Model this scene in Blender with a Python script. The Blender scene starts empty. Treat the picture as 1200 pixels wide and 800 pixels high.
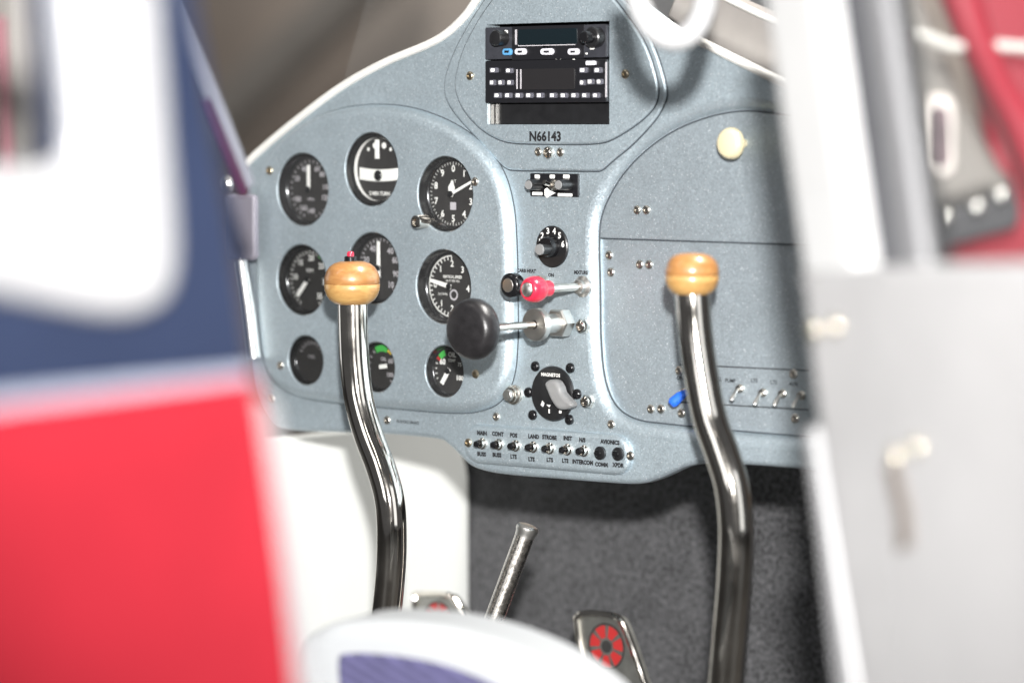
import bpy, bmesh, math, random
from mathutils import Vector, Matrix
random.seed(4)
SC = bpy.context.scene
COL = SC.collection
R = math.radians

# ------------------------------------------------------------------ camera
FPX = 3600.0                      # focal length in photo pixels (photo 1200 wide)
YAW, PITCH, ROLL, DIST = R(42.0), R(4.0), R(0.0), 3.08
PC = Vector((0.0, 0.0, 1.20))     # panel point at the picture centre
DIR = Vector((-math.sin(YAW)*math.cos(PITCH), math.cos(YAW)*math.cos(PITCH), -math.sin(PITCH)))
RIGHT = DIR.cross(Vector((0, 0, 1))).normalized()
UP = RIGHT.cross(DIR).normalized()
if ROLL:
    q = Matrix.Rotation(ROLL, 3, DIR); RIGHT = q @ RIGHT; UP = q @ UP
CAM = PC - DIR*DIST
cd = bpy.data.cameras.new("camera")
cam = bpy.data.objects.new("camera", cd); COL.objects.link(cam)
cam.matrix_world = Matrix(((RIGHT.x, UP.x, -DIR.x, CAM.x), (RIGHT.y, UP.y, -DIR.y, CAM.y),
                           (RIGHT.z, UP.z, -DIR.z, CAM.z), (0, 0, 0, 1)))
cd.sensor_width = 36.0; cd.lens = 36.0*FPX/1200.0
cd.clip_start = 0.05; cd.clip_end = 200
cd.dof.use_dof = True; cd.dof.focus_distance = 3.03
APERTURE = 0.046
cd.dof.aperture_fstop = cd.lens/1000.0/APERTURE
cd.dof.aperture_blades = 0
SC.camera = cam

def ray(px, py):
    return DIR + RIGHT*((px-600)/FPX) + UP*((400-py)/FPX)
def at(px, py, y=0.0):            # point on the plane y = const (parallel to the instrument panel)
    d = ray(px, py); t = (y-CAM.y)/d.y
    return CAM + d*t
def atd(px, py, d):               # point at depth d along the viewing axis
    return CAM + ray(px, py)*d
def pp(px, py, y=0.0):
    p = at(px, py, y); return (p.x, p.z)
def depth(p): return (p-CAM).dot(DIR)

# ------------------------------------------------------------------ world and lamps
W = bpy.data.worlds.new("World"); SC.world = W; W.use_nodes = True
bg = W.node_tree.nodes["Background"]
bg.inputs[0].default_value = (0.70, 0.70, 0.72, 1); bg.inputs[1].default_value = 0.12

def area_light(name, loc, target, size, power, color=(1, 1, 1), size_y=None, shape='DISK'):
    l = bpy.data.lights.new(name, 'AREA'); l.energy = power; l.color = color
    l.shape = shape; l.size = size
    if size_y: l.size_y = size_y
    o = bpy.data.objects.new(name, l); COL.objects.link(o); o.location = loc
    o.rotation_euler = (Vector(target)-Vector(loc)).to_track_quat('-Z', 'Y').to_euler()
    return o
TG = at(640, 330, 0)
LD = (DIR*-1.0)
LD = (Matrix.Rotation(R(-4.2), 3, RIGHT) @ LD).normalized()
if LD.z < (-DIR).z: LD = (Matrix.Rotation(R(4.2), 3, RIGHT) @ (DIR*-1.0)).normalized()
fl = bpy.data.lights.new("flash_lamp", 'SPOT'); fl.energy = 1020; fl.color = (1.0, 0.985, 0.965)
fl.spot_size = R(36.0); fl.spot_blend = 0.85; fl.shadow_soft_size = 0.042
flo = bpy.data.objects.new("flash_lamp", fl); COL.objects.link(flo); flo.location = TG+LD*3.22
TG2 = at(640, 345, 0)
flo.rotation_euler = (TG2-flo.location).to_track_quat('-Z', 'Y').to_euler()
area_light("fill_lamp", Vector((-1.6, -2.6, 4.6)), (0, 0, 1.1), 0.30, 20, (1, 0.97, 0.92), 2.6, 'RECTANGLE')  # unseen overhead strip, added for streaks on the chrome
area_light("fill_lamp", Vector((2.4, -3.6, 4.6)), (0, 0, 1.1), 0.30, 20, (1, 0.97, 0.92), 2.6, 'RECTANGLE')  # second added strip, likewise unseen

area_light("fill_lamp", Vector((-5.0, 4.5, 5.5)), (-5.5, 8, 2.0), 0.5, 300, (1, 0.97, 0.92), 3.0, 'RECTANGLE')  # unseen lamp added to lift the brown wall
area_light('fill_lamp', Vector((0.9, 0.6, 3.9)), (-0.8, 1.9, 1.3), 0.4, 200, (1, 0.97, 0.92), 1.6, 'RECTANGLE')  # unseen lamp added to brighten the red aircraft
# broad unseen lamps added to put bright bands on the chrome
area_light("reflection_lamp", Vector((-7.0, -1.2, 2.2)), (0, 0, 1.2), 2.6, 34, (0.95, 0.98, 1.0), 3.6, 'RECTANGLE')
area_light("reflection_lamp", Vector((6.5, -1.5, 2.4)), (0, 0, 1.2), 2.6, 40, (0.95, 0.98, 1.0), 3.6, 'RECTANGLE')
area_light("reflection_lamp", Vector((1.4, -8.0, 3.2)), (0, 0, 1.2), 2.4, 60, (0.98, 0.99, 1.0), 3.0, 'RECTANGLE')
SC.view_settings.view_transform = 'Standard'; SC.view_settings.look = 'None'
SC.view_settings.exposure = 0.0; SC.view_settings.gamma = 1.0
SC.view_settings.use_curve_mapping = False
SC.render.engine = 'CYCLES'
SC.cycles.use_denoising = True
SC.cycles.max_bounces = 8; SC.cycles.transparent_max_bounces = 16
SC.cycles.sample_clamp_indirect = 6.0

# ------------------------------------------------------------------ materials
def mat(name, base, rough=0.5, metal=0.0, noise=0.0, nscale=30.0, bump=0.0, bscale=200.0, coat=0.0,
        rnoise=0.0, spec=None, emit=None):
    m = bpy.data.materials.new(name); m.use_nodes = True
    nt = m.node_tree; N = nt.nodes; L = nt.links
    b = N["Principled BSDF"]
    b.inputs["Base Color"].default_value = (*base, 1); b.inputs["Roughness"].default_value = rough
    b.inputs["Metallic"].default_value = metal; b.inputs["Coat Weight"].default_value = coat
    b.inputs["Coat Roughness"].default_value = 0.08
    if spec is not None: b.inputs["Specular IOR Level"].default_value = spec
    tc = N.new("ShaderNodeTexCoord")
    if noise or rnoise:
        n = N.new("ShaderNodeTexNoise"); n.inputs["Scale"].default_value = nscale; n.inputs["Detail"].default_value = 6
        L.new(tc.outputs["Object"], n.inputs["Vector"])
        if noise:
            r = N.new("ShaderNodeMapRange"); r.inputs[1].default_value = 0.3; r.inputs[2].default_value = 0.7
            r.inputs[3].default_value = 1-noise; r.inputs[4].default_value = 1+noise
            L.new(n.outputs[0], r.inputs[0])
            mx = N.new("ShaderNodeVectorMath"); mx.operation = 'SCALE'; mx.inputs[0].default_value = base
            L.new(r.outputs[0], mx.inputs["Scale"]); L.new(mx.outputs[0], b.inputs["Base Color"])
        if rnoise:
            r2 = N.new("ShaderNodeMapRange"); r2.inputs[1].default_value = 0.3; r2.inputs[2].default_value = 0.7
            r2.inputs[3].default_value = max(0.02, rough-rnoise); r2.inputs[4].default_value = rough+rnoise
            L.new(n.outputs[0], r2.inputs[0]); L.new(r2.outputs[0], b.inputs["Roughness"])
    if bump:
        n2 = N.new("ShaderNodeTexNoise"); n2.inputs["Scale"].default_value = bscale; n2.inputs["Detail"].default_value = 4
        L.new(tc.outputs["Object"], n2.inputs["Vector"])
        bp = N.new("ShaderNodeBump"); bp.inputs["Strength"].default_value = bump; bp.inputs["Distance"].default_value = 0.002
        L.new(n2.outputs[0], bp.inputs["Height"]); L.new(bp.outputs[0], b.inputs["Normal"])
    return m

def flake_paint(name, base, flake=0.22):
    m = bpy.data.materials.new(name); m.use_nodes = True
    nt = m.node_tree; N = nt.nodes; L = nt.links; b = N["Principled BSDF"]
    tc = N.new("ShaderNodeTexCoord")
    vo = N.new("ShaderNodeTexVoronoi"); vo.inputs["Scale"].default_value = 760
    L.new(tc.outputs["Object"], vo.inputs["Vector"])
    geo = N.new("ShaderNodeNewGeometry")
    sub = N.new("ShaderNodeVectorMath"); sub.operation = 'SUBTRACT'; sub.inputs[1].default_value = (0.5, 0.5, 0.5)
    L.new(vo.outputs["Color"], sub.inputs[0])
    sc = N.new("ShaderNodeVectorMath"); sc.operation = 'SCALE'; sc.inputs["Scale"].default_value = flake
    L.new(sub.outputs[0], sc.inputs[0])
    ad = N.new("ShaderNodeVectorMath"); ad.operation = 'ADD'
    L.new(geo.outputs["Normal"], ad.inputs[0]); L.new(sc.outputs[0], ad.inputs[1])
    nm = N.new("ShaderNodeVectorMath"); nm.operation = 'NORMALIZE'; L.new(ad.outputs[0], nm.inputs[0])
    L.new(nm.outputs[0], b.inputs["Normal"])
    # sparse brighter flakes of bare aluminium in the paint
    v2 = N.new("ShaderNodeTexVoronoi"); v2.inputs["Scale"].default_value = 620
    L.new(tc.outputs["Object"], v2.inputs["Vector"])
    sx = N.new("ShaderNodeSeparateXYZ"); L.new(v2.outputs["Color"], sx.inputs[0])
    gt = N.new("ShaderNodeMath"); gt.operation = 'GREATER_THAN'; gt.inputs[1].default_value = 0.925
    L.new(sx.outputs[0], gt.inputs[0])
    lt = N.new("ShaderNodeMath"); lt.operation = 'LESS_THAN'; lt.inputs[1].default_value = 0.34
    L.new(v2.outputs["Distance"], lt.inputs[0])
    mu = N.new("ShaderNodeMath"); mu.operation = 'MULTIPLY'; L.new(gt.outputs[0], mu.inputs[0]); L.new(lt.outputs[0], mu.inputs[1])
    sep = N.new("ShaderNodeSeparateXYZ"); L.new(vo.outputs["Color"], sep.inputs[0])
    va = N.new("ShaderNodeMapRange"); va.inputs[3].default_value = 0.90; va.inputs[4].default_value = 1.10
    L.new(sep.outputs[1], va.inputs[0])
    no = N.new("ShaderNodeTexNoise"); no.inputs["Scale"].default_value = 7; no.inputs["Detail"].default_value = 5
    L.new(tc.outputs["Object"], no.inputs["Vector"])
    va2 = N.new("ShaderNodeMapRange"); va2.inputs[1].default_value = .3; va2.inputs[2].default_value = .7
    va2.inputs[3].default_value = 0.97; va2.inputs[4].default_value = 1.03; L.new(no.outputs[0], va2.inputs[0])
    m2 = N.new("ShaderNodeMath"); m2.operation = 'MULTIPLY'; L.new(va.outputs[0], m2.inputs[0]); L.new(va2.outputs[0], m2.inputs[1])
    cs = N.new("ShaderNodeVectorMath"); cs.operation = 'SCALE'; cs.inputs[0].default_value = base
    L.new(m2.outputs[0], cs.inputs["Scale"])
    mix = N.new("ShaderNodeMix"); mix.data_type = 'RGBA'
    L.new(mu.outputs[0], mix.inputs[0]); L.new(cs.outputs[0], mix.inputs[6]); mix.inputs[7].default_value = (0.78, 0.82, 0.85, 1)
    L.new(mix.outputs[2], b.inputs["Base Color"])
    rr_ = N.new("ShaderNodeMapRange"); rr_.inputs[1].default_value = .3; rr_.inputs[2].default_value = .7
    rr_.inputs[3].default_value = 0.51; rr_.inputs[4].default_value = 0.57
    no2 = N.new("ShaderNodeTexNoise"); no2.inputs["Scale"].default_value = 26; no2.inputs["Detail"].default_value = 7
    L.new(tc.outputs["Object"], no2.inputs["Vector"]); L.new(no2.outputs[0], rr_.inputs[0]); L.new(rr_.outputs[0], b.inputs["Roughness"])
    b.inputs["Metallic"].default_value = 0.72
    b.inputs["Coat Weight"].default_value = 0.6; b.inputs["Coat Roughness"].default_value = 0.30
    return m

def glass(name, tint=(0.97, 0.98, 0.98), refl=0.04, rough=0.02):
    m = bpy.data.materials.new(name); m.use_nodes = True
    nt = m.node_tree; N = nt.nodes; L = nt.links
    N.remove(N["Principled BSDF"]); out = N["Material Output"]
    t = N.new("ShaderNodeBsdfTransparent"); t.inputs[0].default_value = (*tint, 1)
    g = N.new("ShaderNodeBsdfGlossy"); g.inputs["Roughness"].default_value = rough
    f = N.new("ShaderNodeFresnel"); f.inputs[0].default_value = 1.35
    mx = N.new("ShaderNodeMixShader")
    L.new(f.outputs[0], mx.inputs[0]); L.new(t.outputs[0], mx.inputs[1]); L.new(g.outputs[0], mx.inputs[2])
    L.new(mx.outputs[0], out.inputs[0])
    return m

def wood_mat(name):
    m = bpy.data.materials.new(name); m.use_nodes = True
    nt = m.node_tree; N = nt.nodes; L = nt.links; b = N["Principled BSDF"]
    tc = N.new("ShaderNodeTexCoord"); mp = N.new("ShaderNodeMapping")
    mp.inputs["Scale"].default_value = (34, 34, 90); L.new(tc.outputs["Object"], mp.inputs[0])
    n = N.new("ShaderNodeTexNoise"); n.inputs["Scale"].default_value = 2.2; n.inputs["Detail"].default_value = 7
    n.inputs["Distortion"].default_value = 0.8
    L.new(mp.outputs[0], n.inputs["Vector"])
    cr = N.new("ShaderNodeValToRGB"); cr.color_ramp.elements[0].position = 0.3; cr.color_ramp.elements[1].position = 0.72
    cr.color_ramp.elements[0].color = (0.30, 0.135, 0.042, 1); cr.color_ramp.elements[1].color = (0.42, 0.21, 0.072, 1)
    L.new(n.outputs[0], cr.inputs[0]); L.new(cr.outputs[0], b.inputs["Base Color"])
    b.inputs["Roughness"].default_value = 0.38; b.inputs["Coat Weight"].default_value = 0.6; b.inputs["Coat Roughness"].default_value = 0.15
    return m

def carpet_mat(name):
    m = bpy.data.materials.new(name); m.use_nodes = True
    nt = m.node_tree; N = nt.nodes; L = nt.links; b = N["Principled BSDF"]
    tc = N.new("ShaderNodeTexCoord")
    n = N.new("ShaderNodeTexNoise"); n.inputs["Scale"].default_value = 190; n.inputs["Detail"].default_value = 4; n.inputs["Roughness"].default_value = 0.7
    n2 = N.new("ShaderNodeTexNoise"); n2.inputs["Scale"].default_value = 22; n2.inputs["Detail"].default_value = 4
    L.new(tc.outputs["Object"], n.inputs["Vector"]); L.new(tc.outputs["Object"], n2.inputs["Vector"])
    ad = N.new("ShaderNodeMath"); ad.operation = 'MULTIPLY_ADD'; ad.inputs[1].default_value = 0.22
    L.new(n2.outputs[0], ad.inputs[0]); L.new(n.outputs[0], ad.inputs[2])
    cr = N.new("ShaderNodeValToRGB"); cr.color_ramp.elements[0].position = 0.46; cr.color_ramp.elements[1].position = 0.86
    cr.color_ramp.elements[0].color = (0.008, 0.008, 0.009, 1); cr.color_ramp.elements[1].color = (0.145, 0.145, 0.152, 1)
    L.new(ad.outputs[0], cr.inputs[0]); L.new(cr.outputs[0], b.inputs["Base Color"])
    bp = N.new("ShaderNodeBump"); bp.inputs["Strength"].default_value = 0.9; bp.inputs["Distance"].default_value = 0.004
    L.new(n.outputs[0], bp.inputs["Height"]); L.new(bp.outputs[0], b.inputs["Normal"])
    b.inputs["Roughness"].default_value = 0.95; b.inputs["Specular IOR Level"].default_value = 0.1
    b.inputs["Sheen Weight"].default_value = 0.15
    return m

def rib_mat(name, base, scale=39):
    m = mat(name, base, 0.75, noise=0.12, nscale=60)
    nt = m.node_tree; N = nt.nodes; L = nt.links; b = N["Principled BSDF"]
    tc = N.new("ShaderNodeTexCoord"); w = N.new("ShaderNodeTexWave"); w.inputs["Scale"].default_value = scale
    mp = N.new("ShaderNodeMapping"); mp.inputs["Rotation"].default_value = (0, R(62), R(20)); L.new(tc.outputs["Object"], mp.inputs[0])
    L.new(mp.outputs[0], w.inputs["Vector"])
    bp = N.new("ShaderNodeBump"); bp.inputs["Strength"].default_value = 1.0; bp.inputs["Distance"].default_value = 0.0018
    L.new(w.outputs[1], bp.inputs["Height"]); L.new(bp.outputs[0], b.inputs["Normal"])
    return m

def hazy(name, amount):
    m = glass(name); nt = m.node_tree; N = nt.nodes; L = nt.links; out = N["Material Output"]
    src = out.inputs[0].links[0].from_socket
    d = N.new("ShaderNodeBsdfDiffuse"); d.inputs[0].default_value = (0.8, 0.8, 0.8, 1)
    n = N.new("ShaderNodeTexNoise"); n.inputs["Scale"].default_value = 9; n.inputs["Detail"].default_value = 5
    tc = N.new("ShaderNodeTexCoord"); L.new(tc.outputs["Object"], n.inputs["Vector"])
    r = N.new("ShaderNodeMapRange"); r.inputs[1].default_value = .35; r.inputs[2].default_value = .7
    r.inputs[3].default_value = amount*.6; r.inputs[4].default_value = amount*1.5; L.new(n.outputs[0], r.inputs[0])
    mx = N.new("ShaderNodeMixShader"); L.new(r.outputs[0], mx.inputs[0]); L.new(src, mx.inputs[1]); L.new(d.outputs[0], mx.inputs[2])
    L.new(mx.outputs[0], out.inputs[0]); return m
M = {
 'hazy_glass': hazy('dusty_acrylic', 0.004),
 'bright_red': mat('bright_red_enamel', (0.34, 0.012, 0.030), 0.3, noise=0.1, nscale=3, coat=0.5),
 'post_white': mat('white_post_paint', (0.36, 0.36, 0.36), 0.34, coat=0.3, noise=0.03, nscale=8),
 'cord': mat('white_cord', (0.32, 0.32, 0.325), 0.6),
 'faded_strap': mat('faded_pink_strap', (0.20, 0.085, 0.10), 0.6),
 'strap_grey': mat('worn_strap', (0.10, 0.085, 0.075), 0.7),
 'seam_shade': mat('dark_seam_shade', (0.05, 0.06, 0.07), 0.7),  # dark colour standing in for shade at the plate edges
 'channel': mat('grey_window_channel', (0.13, 0.13, 0.135), 0.4),
 'snap': mat('polished_snap', (0.88, 0.80, 0.62), 0.24, 1.0),
 'paint': flake_paint("silver_blue_flake_paint", (0.455, 0.532, 0.578)),
 'paint_door': flake_paint("silver_blue_flake_paint_satin", (0.415, 0.475, 0.515)),
 'white': mat("white_gloss_paint", (0.205, 0.205, 0.21), 0.34, noise=0.03, nscale=8, coat=0.3),
 'white_trim': mat("white_trim", (0.62, 0.61, 0.58), 0.35, noise=0.04, nscale=40),
 'white_wall': mat("white_sidewall", (0.54, 0.55, 0.535), 0.5, noise=0.03, nscale=6, bump=0.1, bscale=300),
 'black': mat("black_plastic", (0.012, 0.012, 0.013), 0.32, noise=0.2, nscale=90, bump=0.05, bscale=900),
 'black_gloss': mat("black_gloss", (0.008, 0.008, 0.009), 0.22),
 'bezel': mat('bezel_black', (0.11, 0.11, 0.113), 0.20, 0.9),
 'black_face': mat("dial_black", (0.020, 0.0185, 0.018), 0.7, noise=0.15, nscale=120),
 'hole': mat("black_void", (0.006, 0.006, 0.006), 0.9),
 'rubber': mat("black_knob", (0.016, 0.015, 0.016), 0.34, noise=0.25, nscale=120, bump=0.12, bscale=500),
 'ink_white': mat("white_print", (0.78, 0.77, 0.74), 0.6),
 'ink_black': mat("black_print", (0.012, 0.012, 0.014), 0.6),
 'grey_print': mat("grey_print", (0.42, 0.40, 0.42), 0.6),
 'green': mat("green_print", (0.05, 0.35, 0.06), 0.6),
 'red_print': mat("red_print", (0.36, 0.02, 0.02), 0.5),
 'yellow': mat("yellow_print", (0.65, 0.45, 0.05), 0.6),
 'chrome': mat("chrome", (0.76, 0.72, 0.66), 0.10, 1.0, noise=0.10, nscale=40, rnoise=0.05),
 'nickel': mat("nickel", (0.58, 0.55, 0.50), 0.30, 1.0, noise=0.1, nscale=60),
 'alu': mat("turned_aluminium", (0.66, 0.65, 0.62), 0.36, 1.0, noise=0.08, nscale=80),
 'brass': mat("brass_screw", (0.50, 0.43, 0.32), 0.32, 1.0),
 'steel_dark': mat("worn_steel", (0.58, 0.55, 0.51), 0.27, 1.0, noise=0.18, nscale=260, rnoise=0.05),
 'red_plastic': mat("red_plastic", (0.62, 0.022, 0.055), 0.30, coat=0.3),
 'cream': mat("cream_plastic", (0.56, 0.50, 0.33), 0.35),
 'grey_knob': mat("grey_lever", (0.21, 0.21, 0.21), 0.42, noise=0.06, nscale=90),
 'wood': wood_mat("varnished_maple"),
 'carpet': carpet_mat("charcoal_carpet"),
 'glass': hazy('instrument_glass', 0.005),
 'screen': mat("dark_display", (0.006, 0.011, 0.014), 0.12),
 'screen2': mat("grey_display", (0.018, 0.017, 0.018), 0.15),
 'radio': mat("charcoal_radio_face", (0.030, 0.031, 0.038), 0.45, noise=0.15, nscale=120),
 'radio_dark': mat("black_radio_face", (0.010, 0.010, 0.012), 0.35),
 'button': mat("pale_button", (0.62, 0.61, 0.66), 0.4),
 'dim_button': mat("smoked_button", (0.10, 0.10, 0.12), 0.4),
 'blue_led': mat("blue_button_ring", (0.09, 0.28, 0.50), 0.4),
 'blue_boot': mat("blue_toggle_boot", (0.02, 0.12, 0.62), 0.35),
 'navy': mat("navy_gloss_paint", (0.0125, 0.0175, 0.036), 0.28, noise=0.15, nscale=7, coat=0.5, bump=1.0, bscale=9),
 'red_paint': mat("red_gloss_paint", (0.205, 0.011, 0.018), 0.28, noise=0.10, nscale=7, coat=0.6, bump=1.0, bscale=9),
 'silver_line': mat("pale_pinstripe", (0.20, 0.215, 0.26), 0.35),
 'fabric': mat("pale_grey_vinyl", (0.255, 0.252, 0.254), 0.62, noise=0.08, nscale=7, bump=1.0, bscale=11),
 'seat_white': mat("white_vinyl", (0.32, 0.33, 0.34), 0.5, noise=0.04, nscale=9),
 'seat_blue': rib_mat("ribbed_blue_cloth", (0.060, 0.056, 0.125)),
 'wall_brown': mat("hangar_wall_brown", (0.36, 0.305, 0.265), 0.8, noise=0.35, nscale=0.5),
 'purple': mat("plum_shade", (0.05, 0.016, 0.038), 0.4),
 'grey_trim': mat("grey_metal_trim", (0.30, 0.31, 0.36), 0.35, 0.4),
 'taupe': mat("taupe_vinyl", (0.22, 0.205, 0.19), 0.55, noise=0.08, nscale=6),
 'charcoal': mat("charcoal_webbing", (0.05, 0.05, 0.055), 0.7),
 'plum_dark': mat("plum_mesh", (0.11, 0.075, 0.085), 0.6, noise=0.6, nscale=30),
 'silver_sheet': mat("brushed_silver_sheet", (0.55, 0.51, 0.48), 0.42, 0.7, noise=0.15, nscale=12),
}

# ------------------------------------------------------------------ object helpers
class Thing:
    def __init__(s, name, label, cat, loc, group=None, kind=None):
        s.o = bpy.data.objects.new(name, None); COL.objects.link(s.o)
        s.loc = Vector(loc); s.o.location = s.loc; s.o.empty_display_size = 0.02
        s.o['label'] = label; s.o['category'] = cat
        if group: s.o['group'] = group
        if kind: s.o['kind'] = kind
    def add(s, name, bm, m, parent=None, smooth=True, label=None, kind=None, sharp=32):
        o = link(name, bm, m, s.loc, smooth, sharp)
        o.parent = parent or s.o
        if label: o['label'] = label
        if kind: o['kind'] = kind
        return o
    def put(s, name, mesh, loc, parent=None, rot=None, scale=1.0):
        o = bpy.data.objects.new(name, mesh); COL.objects.link(o)
        o.parent = parent or s.o; o.location = Vector(loc)-s.loc
        if rot: o.rotation_euler = rot
        o.scale = (scale,)*3
        return o

def finish(bm, name, m, smooth=True, sharp=32):
    bmesh.ops.recalc_face_normals(bm, faces=bm.faces)
    me = bpy.data.meshes.new(name); bm.to_mesh(me); bm.free()
    if isinstance(m, (list, tuple)):
        for k in m: me.materials.append(k)
    else: me.materials.append(m)
    if smooth:
        me.shade_smooth(); me.set_sharp_from_angle(angle=R(sharp))
    return me
def link(name, bm, m, origin=(0, 0, 0), smooth=True, sharp=32):
    o0 = Vector(origin)
    for v in bm.verts: v.co -= o0
    o = bpy.data.objects.new(name, finish(bm, name, m, smooth, sharp)); COL.objects.link(o)
    return o
def solo(name, bm, m, origin, label, cat, group=None, smooth=True, kind=None):
    o = link(name, bm, m, origin, smooth); o.location = origin
    if label: o['label'] = label
    if cat: o['category'] = cat
    if group: o['group'] = group
    if kind: o['kind'] = kind
    return o

ID = Matrix.Identity(4)
def frame_on(p, e1):                    # local frame: x along e1, z up, -y out towards the viewer
    e1 = Vector(e1).normalized(); z = Vector((0, 0, 1)); y = z.cross(e1).normalized()
    return Matrix(((e1.x, y.x, z.x, p.x), (e1.y, y.y, z.y, p.y), (e1.z, y.z, z.z, p.z), (0, 0, 0, 1)))

def smooth_loop(pts, sub=8, closed=True):        # Catmull-Rom
    n = len(pts); out = []
    rng = range(n) if closed else range(n-1)
    V = [Vector(p) for p in pts]
    for i in rng:
        if closed: a, b, c, d = V[i-1], V[i], V[(i+1) % n], V[(i+2) % n]
        else: a, b, c, d = V[max(i-1, 0)], V[i], V[i+1], V[min(i+2, n-1)]
        for k in range(sub):
            t = k/sub
            out.append(0.5*((2*b)+(c-a)*t+(2*a-5*b+4*c-d)*t*t+(3*b-a-3*c+d)*t**3))
    if not closed: out.append(V[-1])
    return out
def area2(l): return sum(l[i-1][0]*l[i][1]-l[i][0]*l[i-1][1] for i in range(len(l)))
def ccw(l): return l if area2(l) > 0 else l[::-1]
def offset(l, d):                        # positive d moves inwards on a ccw loop
    n = len(l); out = []
    for i in range(n):
        a, b, c = Vector(l[i-1]), Vector(l[i]), Vector(l[(i+1) % n])
        e1 = (b-a); e2 = (c-b)
        if e1.length < 1e-9: e1 = e2
        if e2.length < 1e-9: e2 = e1
        n1 = Vector((-e1.y, e1.x)).normalized(); n2 = Vector((-e2.y, e2.x)).normalized()
        h = (n1+n2)
        if h.length < 1e-6: h = n1
        h.normalize(); k = min(1.6, 1/max(0.4, h.dot(n1)))
        out.append(b+h*(d*k))
    return out
def circle2(cx, cz, r, n=48): return [Vector((cx+r*math.cos(2*math.pi*i/n), cz+r*math.sin(2*math.pi*i/n))) for i in range(n)]
def round_rect(x0, z0, x1, z1, r, n=5):
    out = []
    for cx, cz, a0 in ((x1-r, z1-r, 0), (x0+r, z1-r, 90), (x0+r, z0+r, 180), (x1-r, z0+r, 270)):
        for k in range(n+1):
            a = R(a0+90*k/n); out.append(Vector((cx+r*math.cos(a), cz+r*math.sin(a))))
    return out

def sheet(outer, y, depth_, r=0.0, holes=(), MX=ID, seg=5, back=True, bm=None):
    """plate in the local xz plane: front at y, edge rolled with radius r, holes = [(loop, edge radius)]"""
    bm = bm or bmesh.new()
    front_edges = []
    def ring(loop, yy): return [bm.verts.new(MX @ Vector((p[0], yy, p[1]))) for p in loop]
    def strip(a, b):
        n = len(a)
        for i in range(n): bm.faces.new((a[i-1], a[i], b[i], b[i-1]))
    def do(loop, rr, sign):
        loop = ccw([Vector(p) for p in loop])
        fl = offset(loop, sign*rr) if rr else loop
        fr = ring(fl, y)
        front_edges.extend(bm.edges.new((fr[i-1], fr[i])) for i in range(len(fr)))
        prev = ring(fl, y)
        if rr:
            for k in range(1, seg+1):
                a = math.pi/2*k/seg
                cur = ring(offset(loop, sign*(rr-rr*math.sin(a))), y+rr*(1-math.cos(a)))
                strip(prev, cur); prev = cur
        if depth_ > rr+1e-6:
            a = ring(loop, y+rr) ; b = ring(loop, y+depth_); strip(a, b)
    do(outer, r, 1)
    for lp, rh in holes: do(lp, rh, -1)
    bmesh.ops.triangle_fill(bm, use_beauty=True, use_dissolve=False, edges=front_edges)
    return bm

def lathe(profile, c, axis=(0, -1, 0), n=32, bm=None, up=(0, 0, 1)):
    """profile [(radius, height along axis)]"""
    bm = bm or bmesh.new(); ax = Vector(axis).normalized()
    u = Vector(up).cross(ax)
    if u.length < 1e-4: u = Vector((1, 0, 0)).cross(ax)
    u.normalize(); v = ax.cross(u); c = Vector(c); prev = None
    for r, h in profile:
        if r < 1e-7:
            cur = [bm.verts.new(c+ax*h)]
        else:
            cur = [bm.verts.new(c+ax*h+(u*math.cos(2*math.pi*i/n)+v*math.sin(2*math.pi*i/n))*r) for i in range(n)]
        if prev:
            if len(prev) == 1 and len(cur) > 1:
                for i in range(n): bm.faces.new((prev[0], cur[i-1], cur[i]))
            elif len(cur) == 1 and len(prev) > 1:
                for i in range(n): bm.faces.new((prev[i-1], prev[i], cur[0]))
            elif len(cur) > 1:
                for i in range(n): bm.faces.new((prev[i-1], prev[i], cur[i], cur[i-1]))
        prev = cur
    return bm
def arc(r0, h0, r1, h1, n=5, kind=0):
    """quarter curve of (radius, height) from one point to another"""
    out = []
    for k in range(n+1):
        a = math.pi/2*k/n
        if kind == 0: out.append((r0+(r1-r0)*math.sin(a), h0+(h1-h0)*(1-math.cos(a))))
        else: out.append((r0+(r1-r0)*(1-math.cos(a)), h0+(h1-h0)*math.sin(a)))
    return out

def tube(path, r, n=20, bm=None, caps=True):
    bm = bm or bmesh.new(); P = [Vector(p) for p in path]
    rad = r if isinstance(r, (list, tuple)) else [r]*len(P)
    t0 = (P[1]-P[0]).normalized(); u = t0.orthogonal().normalized(); prev = None
    for i, p in enumerate(P):
        t = (P[min(i+1, len(P)-1)]-P[max(i-1, 0)]).normalized()
        u = (u-t*u.dot(t)).normalized(); v = t.cross(u)
        cur = [bm.verts.new(p+(u*math.cos(2*math.pi*k/n)+v*math.sin(2*math.pi*k/n))*rad[i]) for k in range(n)]
        if prev:
            for k in range(n): bm.faces.new((prev[k-1], prev[k], cur[k], cur[k-1]))
        elif caps: bm.faces.new(cur)
        prev = cur
    if caps: bm.faces.new(prev[::-1])
    return bm

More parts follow.
